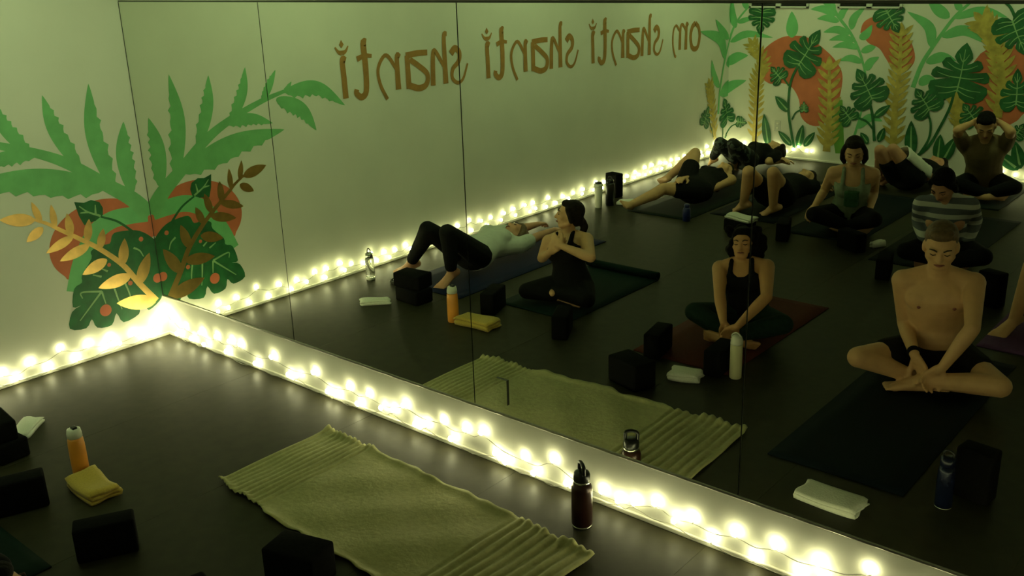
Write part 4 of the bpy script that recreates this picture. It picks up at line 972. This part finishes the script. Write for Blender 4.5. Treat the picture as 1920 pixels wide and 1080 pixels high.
def add_head(F, J, female, face=True):
    s = J['s']; c, hu, hf = V(J, 'head'), V(J, 'hu'), V(J, 'hf'); hr = hf.cross(hu)
    P = lambda x, y, z: c + hr * (x * s) + hf * (y * s) + hu * (z * s)
    F.ell(P(0, -.012, .025), hr * .074 * s, hf * .094 * s, hu * .088 * s)
    F.ell(P(0, .022, -.022), hr * .062 * s, hf * .066 * s, hu * .082 * s)
    F.ell(P(0, .050, -.078), hr * .034 * s, hf * .030 * s, hu * .028 * s)
    for q in (-1, 1):
        F.cone(P(q * .050, .0, -.055), P(q * .018, .055, -.084), .022 * s, .020 * s)     # jaw line
        F.ell(P(q * .040, .055, -.018), hr * .024 * s, hf * .022 * s, hu * .020 * s)       # cheek
        F.cone(P(q * .012, .080, .024), P(q * .046, .066, .026), .011 * s, .010 * s, 8)     # brow ridge
        F.ell(P(q * .032, .071, .006), hr * .015 * s, hf * .013 * s, hu * .011 * s)         # eye
        F.ell(P(q * .076, -.008, -.008), hr * .011 * s, hf * .021 * s, hu * .033 * s)       # ear
        F.ell(P(q * .013, .088, -.030), hr * .009 * s, hf * .010 * s, hu * .008 * s)
    F.cone(P(0, .084, .018), P(0, .104, -.026), .009 * s, .0125 * s, 8)                     # nose
    F.ell(P(0, .077, -.056), hr * .024 * s, hf * .014 * s, hu * .012 * s)                   # mouth
    nk = V(J, 'neck'); 
    F.cone(nk - (c - nk).normalized() * .03 * s, c + hu * -.035 * s - hf * .012 * s, (.056 if not female else .050) * s, (.054 if not female else .047) * s)
def face_bits(J, root, closed=True, smile=False):
    s = J['s']; c, hu, hf = V(J, 'head'), V(J, 'hu'), V(J, 'hf'); hr = hf.cross(hu)
    o0 = Vector(root.location)
    P = lambda x, y, z: c + hr * (x * s) + hf * (y * s) + hu * (z * s) - o0
    for q in (-1, 1):
        link('eyebrow', tube_mesh('eyebrow', [P(q * .014, .093, .027), P(q * .030, .090, .035), P(q * .050, .074, .029)], [.0032 * s, .0040 * s, .0022 * s], M_BROW, 6), root)
        link('eyelid', tube_mesh('eyelid', [P(q * .019, .0835, .004), P(q * .032, .0855, .001), P(q * .046, .078, .005)], [.0018 * s, .0028 * s, .0018 * s], M_LASH, 6), root)
    link('lips', tube_mesh('lips', [P(-.024, .082, -.056), P(-.010, .0905, -.054), P(0, .0915, -.0555), P(.010, .0905, -.054), P(.024, .082, -.056)], [.002 * s, .0062 * s, .0066 * s, .0062 * s, .002 * s], M_LIP, 8), root)
def add_arm(F, J, S, g=0.0, t1=2.0, fat=1.0):
    s = J['s']; sh, e, w_ = V(J, 'sh' + S), V(J, 'elb' + S), V(J, 'wri' + S)
    if t1 <= 1.0:
        F.cone(sh, sh.lerp(e, t1), .056 * s * fat + g, .047 * s * fat + g)
        return
    F.cone(sh, sh.lerp(e, .45), .055 * s * fat + g, .047 * s * fat + g)
    F.cone(sh.lerp(e, .45), e, .047 * s * fat + g, .037 * s * fat + g)
    F.cone(e, e.lerp(w_, .3), .038 * s * fat + g, .039 * s * fat + g)
    F.cone(e.lerp(w_, .3), w_, .039 * s * fat + g, .025 * s + g)
def add_shoulders(F, J, g=0.0):
    s = J['s']; nk, pel = V(J, 'neck'), V(J, 'pel'); up = (nk - pel).normalized(); fw = V(J, 'fw')
    for S in 'LR':
        sh = V(J, 'sh' + S)
        F.cone(nk - up * .035 * s, sh, .055 * s + g, .056 * s + g)
        F.cone(nk + up * .015 * s - fw * .015 * s, sh + up * .012 * s, .042 * s + g, .040 * s + g)
        F.cone(nk.lerp(pel, .32) + (sh - nk) * .45, sh - up * .02 * s, .070 * s + g, .052 * s + g)
def add_leg(F, J, S, g=0.0, t1=2.0, fat=1.0):
    s = J['s']; h, k, a = V(J, 'hip' + S), V(J, 'kne' + S), V(J, 'ank' + S)
    if t1 <= 1.0:
        F.cone(h, h.lerp(k, t1), .092 * s * fat + g, (.092 - .032 * t1) * s * fat + g)
        return
    F.cone(h, h.lerp(k, .5), .090 * s * fat + g, .074 * s * fat + g)
    F.cone(h.lerp(k, .5), k, .074 * s * fat + g, .055 * s * fat + g)
    back = (h - k).normalized(); sh = (a - k).normalized(); cb = (back - sh * back.dot(sh))
    cb = cb.normalized() * .012 * s if cb.length > .05 else Vector((0, 0, 0))
    e = min(1.0, t1 - 1.0)
    F.cone(k, k.lerp(a, .32) + cb, .054 * s * fat + g, .055 * s * fat + g)
    F.cone(k.lerp(a, .32) + cb, k.lerp(a, e), .055 * s * fat + g, (.055 - .020 * e) * s * fat + g)
def add_bust(F, J, g=0.0):
    s = J['s']; nk, pel = V(J, 'neck'), V(J, 'pel'); up = (nk - pel).normalized(); ir, fw = V(J, 'ir'), V(J, 'fw')
    c = pel.lerp(nk, .68)
    for q in (-1, 1):
        F.ell(c + ir * q * .068 * s + fw * .072 * s, ir * (.066 * s + g), fw * (.058 * s + g), up * (.066 * s + g))

def build_person(key, label, female, skin, clothes, hair, face=True, near=False, palmL=(0, 0, -1), palmR=(0, 0, -1), curl=(22, 22), fat=1.0):
    J = PEOPLE[key]; s = J['s']
    pel, nk = V(J, 'pel'), V(J, 'neck'); up = (nk - pel).normalized(); ir, fw = V(J, 'ir'), V(J, 'fw')
    root = empty('person', (pel.x, pel.y, .0))
    tag(root, label, 'person')
    F = Flesh()
    F.loft(torso_secs(J, -.16, 1.03, 0, female))
    add_shoulders(F, J)
    if not female and 'bare_chest' in clothes:
        for q in (-1, 1):
            F.ell(pel.lerp(nk, .76) + ir * q * .075 * s + fw * .065 * s, ir * .078 * s, fw * .045 * s, up * .062 * s)
        F.ell(pel.lerp(nk, .28) + fw * .035 * s, ir * .125 * s, fw * .085 * s, up * .11 * s)
    if female: add_bust(F, J)
    right = fw.cross(up)
    for S in 'LR':
        add_arm(F, J, S, fat=fat)
        add_leg(F, J, S, fat=fat)
        out = -ir if S == 'L' else ir
        add_hand(F, J, S, palmL if S == 'L' else palmR, curl[0] if S == 'L' else curl[1], out.dot(right) > 0)
        add_foot(F, J, S)
    add_head(F, J, female)
    fuse('body', F, skin, root, .0068 if near else .0088, 3 if near else 2)
    cv = .0075 if near else .0095
    if face: face_bits(J, root)
    if 'bare_chest' in clothes:
        for q in (-1, 1):
            nip = Flesh()
            link('nipple', tube_mesh('nipple', [pel.lerp(nk, .72) + ir * q * .082 * s + fw * (.104 + d) * s - root.location for d in (0, .006)], [.011, .008], M_LIP, 10), root)
    # clothing
    if 'tank' in clothes:
        m = clothes['tank']; F = Flesh()
        F.loft(torso_secs(J, -.02, .80, .010, female)); add_bust(F, J, .009) if female else None
        c = pel.lerp(nk, .80)
        for q in (-1, 1):
            a = c + ir * q * .078 * s + fw * .105 * s
            b = nk + ir * q * .072 * s - up * .002 * s + fw * .035 * s
            b2 = nk + ir * q * .070 * s + up * .008 * s - fw * .03 * s
            d = c + ir * q * .062 * s - fw * .098 * s
            F.chain([a - up * .05 * s, a + up * .02 * s, b + up * .012 * s, b2 + up * .012 * s, d], [.026 * s, .019 * s, .017 * s, .017 * s, .026 * s])
        fuse('tank_top', F, m, root, cv, 2)
    if 'panel' in clothes:
        F = Flesh()
        c = pel.lerp(nk, .56)
        F.loft([(c + up * z * s + fw * (.112 + .02 * (z > 0)) * s, ir * .062 * s, fw * .020 * s) for z in (-.09, -.03, .03, .09)])
        fuse('front_panel', F, clothes['panel'], root, cv, 2)
    if 'tee' in clothes:
        F = Flesh(); F.loft(torso_secs(J, -.06, .99, .014, female)); add_shoulders(F, J, .010)
        if female: add_bust(F, J, .010)
        for S in 'LR': add_arm(F, J, S, .014, .62)
        fuse('t_shirt', F, clothes['tee'], root, cv, 3)
    if 'sweater' in clothes:
        F = Flesh(); F.loft(torso_secs(J, -.08, .99, .010, female)); add_shoulders(F, J, .012)
        for S in 'LR': add_arm(F, J, S, .015)
        fuse('sweater', F, clothes['sweater'], root, cv, 3)
    if 'leggings' in clothes:
        F = Flesh(); F.loft(torso_secs(J, -.17, .24, .010, female))
        for S in 'LR': add_leg(F, J, S, .009, clothes.get('leg_len', 1.86), fat)
        fuse('leggings', F, clothes['leggings'], root, cv, 3)
    if 'shorts' in clothes:
        F = Flesh(); F.loft(torso_secs(J, -.17, .20, .012, female))
        for S in 'LR': add_leg(F, J, S, .013, clothes.get('short_len', .55), fat)
        fuse('shorts', F, clothes['shorts'], root, cv, 3)
    # hair
    c, hu, hf = V(J, 'head'), V(J, 'hu'), V(J, 'hf'); hr = hf.cross(hu)
    P = lambda x, y, z: c + hr * (x * s) + hf * (y * s) + hu * (z * s)
    style, hm = hair
    F = Flesh()
    F.ell(P(0, -.026, .042), hr * .080 * s, hf * .090 * s, hu * .084 * s)
    F.ell(P(0, .024, .086), hr * .060 * s, hf * .050 * s, hu * .034 * s)
    F.ell(P(0, -.055, -.005), hr * .070 * s, hf * .055 * s, hu * .075 * s)
    if style == 'curly':
        rr = random.Random(5)
        for i in range(46):
            a = rr.uniform(0, 2 * math.pi); z = rr.uniform(-.09, .10)
            rad = .075 + .02 * rr.random()
            y = -.045 + rad * math.sin(a) * .9; x = rad * math.cos(a) * 1.15
            if y > .025 and z < .055: continue
            F.ell(P(x, y, z), hr * .034 * s, hf * .034 * s, hu * .034 * s, 8, 6)
        sx = 1 if ir.dot(hr) > 0 else -1
        for i in range(16):
            F.ell(P(sx * (.09 + .045 * rr.random()), -.05 - .03 * rr.random(), -.10 + .13 * rr.random()), hr * .036 * s, hf * .036 * s, hu * .036 * s, 8, 6)
    if style == 'long':
        for q in (-1, 1):
            F.chain([P(q * .060, .010, .060), P(q * .082, -.010, .0), P(q * .085, -.020, -.075), P(q * .075, -.035, -.125)], [.026 * s, .026 * s, .028 * s, .018 * s])
        F.ell(P(0, -.070, -.055), hr * .080 * s, hf * .042 * s, hu * .090 * s)
    if style == 'ponytail':
        F.chain([P(0, -.105, -.03), P(0, -.125, -.07), P(.005, -.115, -.125), P(.01, -.10, -.165)], [.026 * s, .030 * s, .026 * s, .014 * s])
        for q in (-1, 1): F.cone(P(q * .066, .020, .055), P(q * .078, -.02, -.03), .020 * s, .022 * s)
    if style == 'bob':
        for q in (-1, 1): F.chain([P(q * .060, .035, .060), P(q * .080, .0, .0), P(q * .078, -.02, -.06)], [.024 * s, .026 * s, .020 * s])
        F.ell(P(0, -.070, -.040), hr * .078 * s, hf * .040 * s, hu * .07 * s)
    fuse('hair', F, hm, root, .0075 if near else .0095, 2)
    return root, J

BLACK = M_BLACKC
mr, mj = build_person('man', 'shirtless man in black shorts sitting cross-legged on the near black mat', False, M_SKIN, {'bare_chest': 1, 'shorts': BLACK, 'short_len': .52}, ('short', M_HAIRL), near=True, curl=(30, 34), palmL=(.2, 1, -1), palmR=(-.2, 1, -1))
# his black wristband
w0, e0 = V(mj, 'wriL'), V(mj, 'elbL')
d0 = (e0 - w0).normalized()
link('wristband', tube_mesh('wristband', [w0 + d0 * t - mr.location for t in (.012, .02, .034, .042)], [.030, .033, .033, .030], M_BLACKC, 16), mr)
build_person('tank_woman', 'curly-haired woman in black tank top sitting on the dark red mat', True, M_SKIN_T, {'tank': BLACK, 'leggings': M_DKGREEN, 'leg_len': 1.70}, ('curly', M_HAIRB), near=True, curl=(25, 25), palmL=(.2, 1, -1), palmR=(-.2, 1, -1), fat=1.08)
build_person('chest_woman', 'dark-haired woman in black holding both hands to her chest', True, M_SKIN, {'tank': BLACK, 'leggings': BLACK, 'leg_len': 1.88}, ('ponytail', M_HAIRD), near=True, curl=(12, 12), palmL=tuple(-Vector(PEOPLE['chest_woman']['fw'])), palmR=tuple(-Vector(PEOPLE['chest_woman']['fw'])))
build_person('white_top', 'person in white top and black leggings lying with knees bent', True, M_SKIN_P, {'tee': M_TEE, 'leggings': BLACK}, ('bob', M_HAIRL), face=True)
build_person('leg_stretch', 'person in black shorts lying near the wall with one leg outstretched', False, M_SKIN, {'tank': BLACK, 'shorts': BLACK, 'short_len': .6}, ('short', M_HAIRD), face=False)
build_person('pattern_legs', 'person in patterned leggings lying in the mural corner', True, M_SKIN, {'tee': BLACK, 'leggings': M_PATTERN}, ('bob', M_HAIRD), face=False)
build_person('bare_knees', 'person in black lying with both bare knees raised', False, M_SKIN, {'tee': BLACK, 'shorts': BLACK, 'short_len': .5}, ('short', M_HAIRD), face=False)
build_person('green_tank', 'woman in grey-green tank top sitting with hands on knees', True, M_SKIN, {'tank': M_GREENT, 'panel': M_GREENP, 'leggings': BLACK}, ('long', M_HAIRD), curl=(25, 25))
build_person('back_knees', 'person in black shorts lying by the mural with reddish bare knees up', False, M_SKIN_P, {'tee': BLACK, 'shorts': BLACK, 'short_len': .5}, ('short', M_HAIRD), face=False)
build_person('striped', 'person in grey and white striped sweater sitting with bowed head', True, M_SKIN_P, {'sweater': M_STRIPE, 'leggings': BLACK}, ('bob', M_HAIRB), face=True)
build_person('hands_head', 'man sitting before the mural with hands behind his head', False, M_SKIN, {'tee': M_TANSH, 'leggings': BLACK}, ('short', M_HAIRB), curl=(20, 20), palmL=tuple(Vector(PEOPLE['hands_head']['fw'])), palmR=tuple(Vector(PEOPLE['hands_head']['fw'])))
build_person('edge_leg', 'person lying on the purple mat with knees raised at the right edge', True, M_SKIN, {'tee': BLACK, 'shorts': BLACK}, ('bob', M_HAIRD), face=False)
finish_fuse()
for o in list(COL.objects):   # settle everyone on top of the mats
    if o.parent is None and o.name.split('.')[0] == 'person':
        o.location.z = .006
# white towel draped over the raised thigh of the person by the mural
J = PEOPLE['back_knees']
a0, b0 = V(J, 'kneR').lerp(V(J, 'hipR'), .25), V(J, 'hipR') + (V(J, 'neck') - V(J, 'pel')).normalized() * .12
def drape(a, b, w_, r_):
    vs, fs = [], []
    d = (b - a).normalized(); sd = d.cross(Vector((0, 0, 1))).normalized(); upn = sd.cross(d).normalized()
    N, Mm = 16, 12
    for i in range(N + 1):
        c = a.lerp(b, i / N)
        for j in range(Mm + 1):
            t = (j / Mm - .5) * 2
            ang = t * 1.5
            rr = r_ + .006 * math.sin(i * .9 + j * 1.3)
            vs.append(c + sd * (rr * math.sin(ang)) + upn * (rr * math.cos(ang)))
    for i in range(N):
        for j in range(Mm):
            q = i * (Mm + 1) + j
            fs.append((q, q + 1, q + Mm + 2, q + Mm + 1))
    return vs, fs
vs, fs = drape(a0, b0, .2, .118)
c0 = a0.lerp(b0, .5)
o = link('draped_towel', pydata('draped_towel', [v - c0 for v in vs], fs, M_TWHITE, True), None, c0)
md = o.modifiers.new('thickness', 'SOLIDIFY'); md.thickness = .008; md.offset = 1
tag(o, 'white towel draped over the raised bare leg by the mural', 'towel')
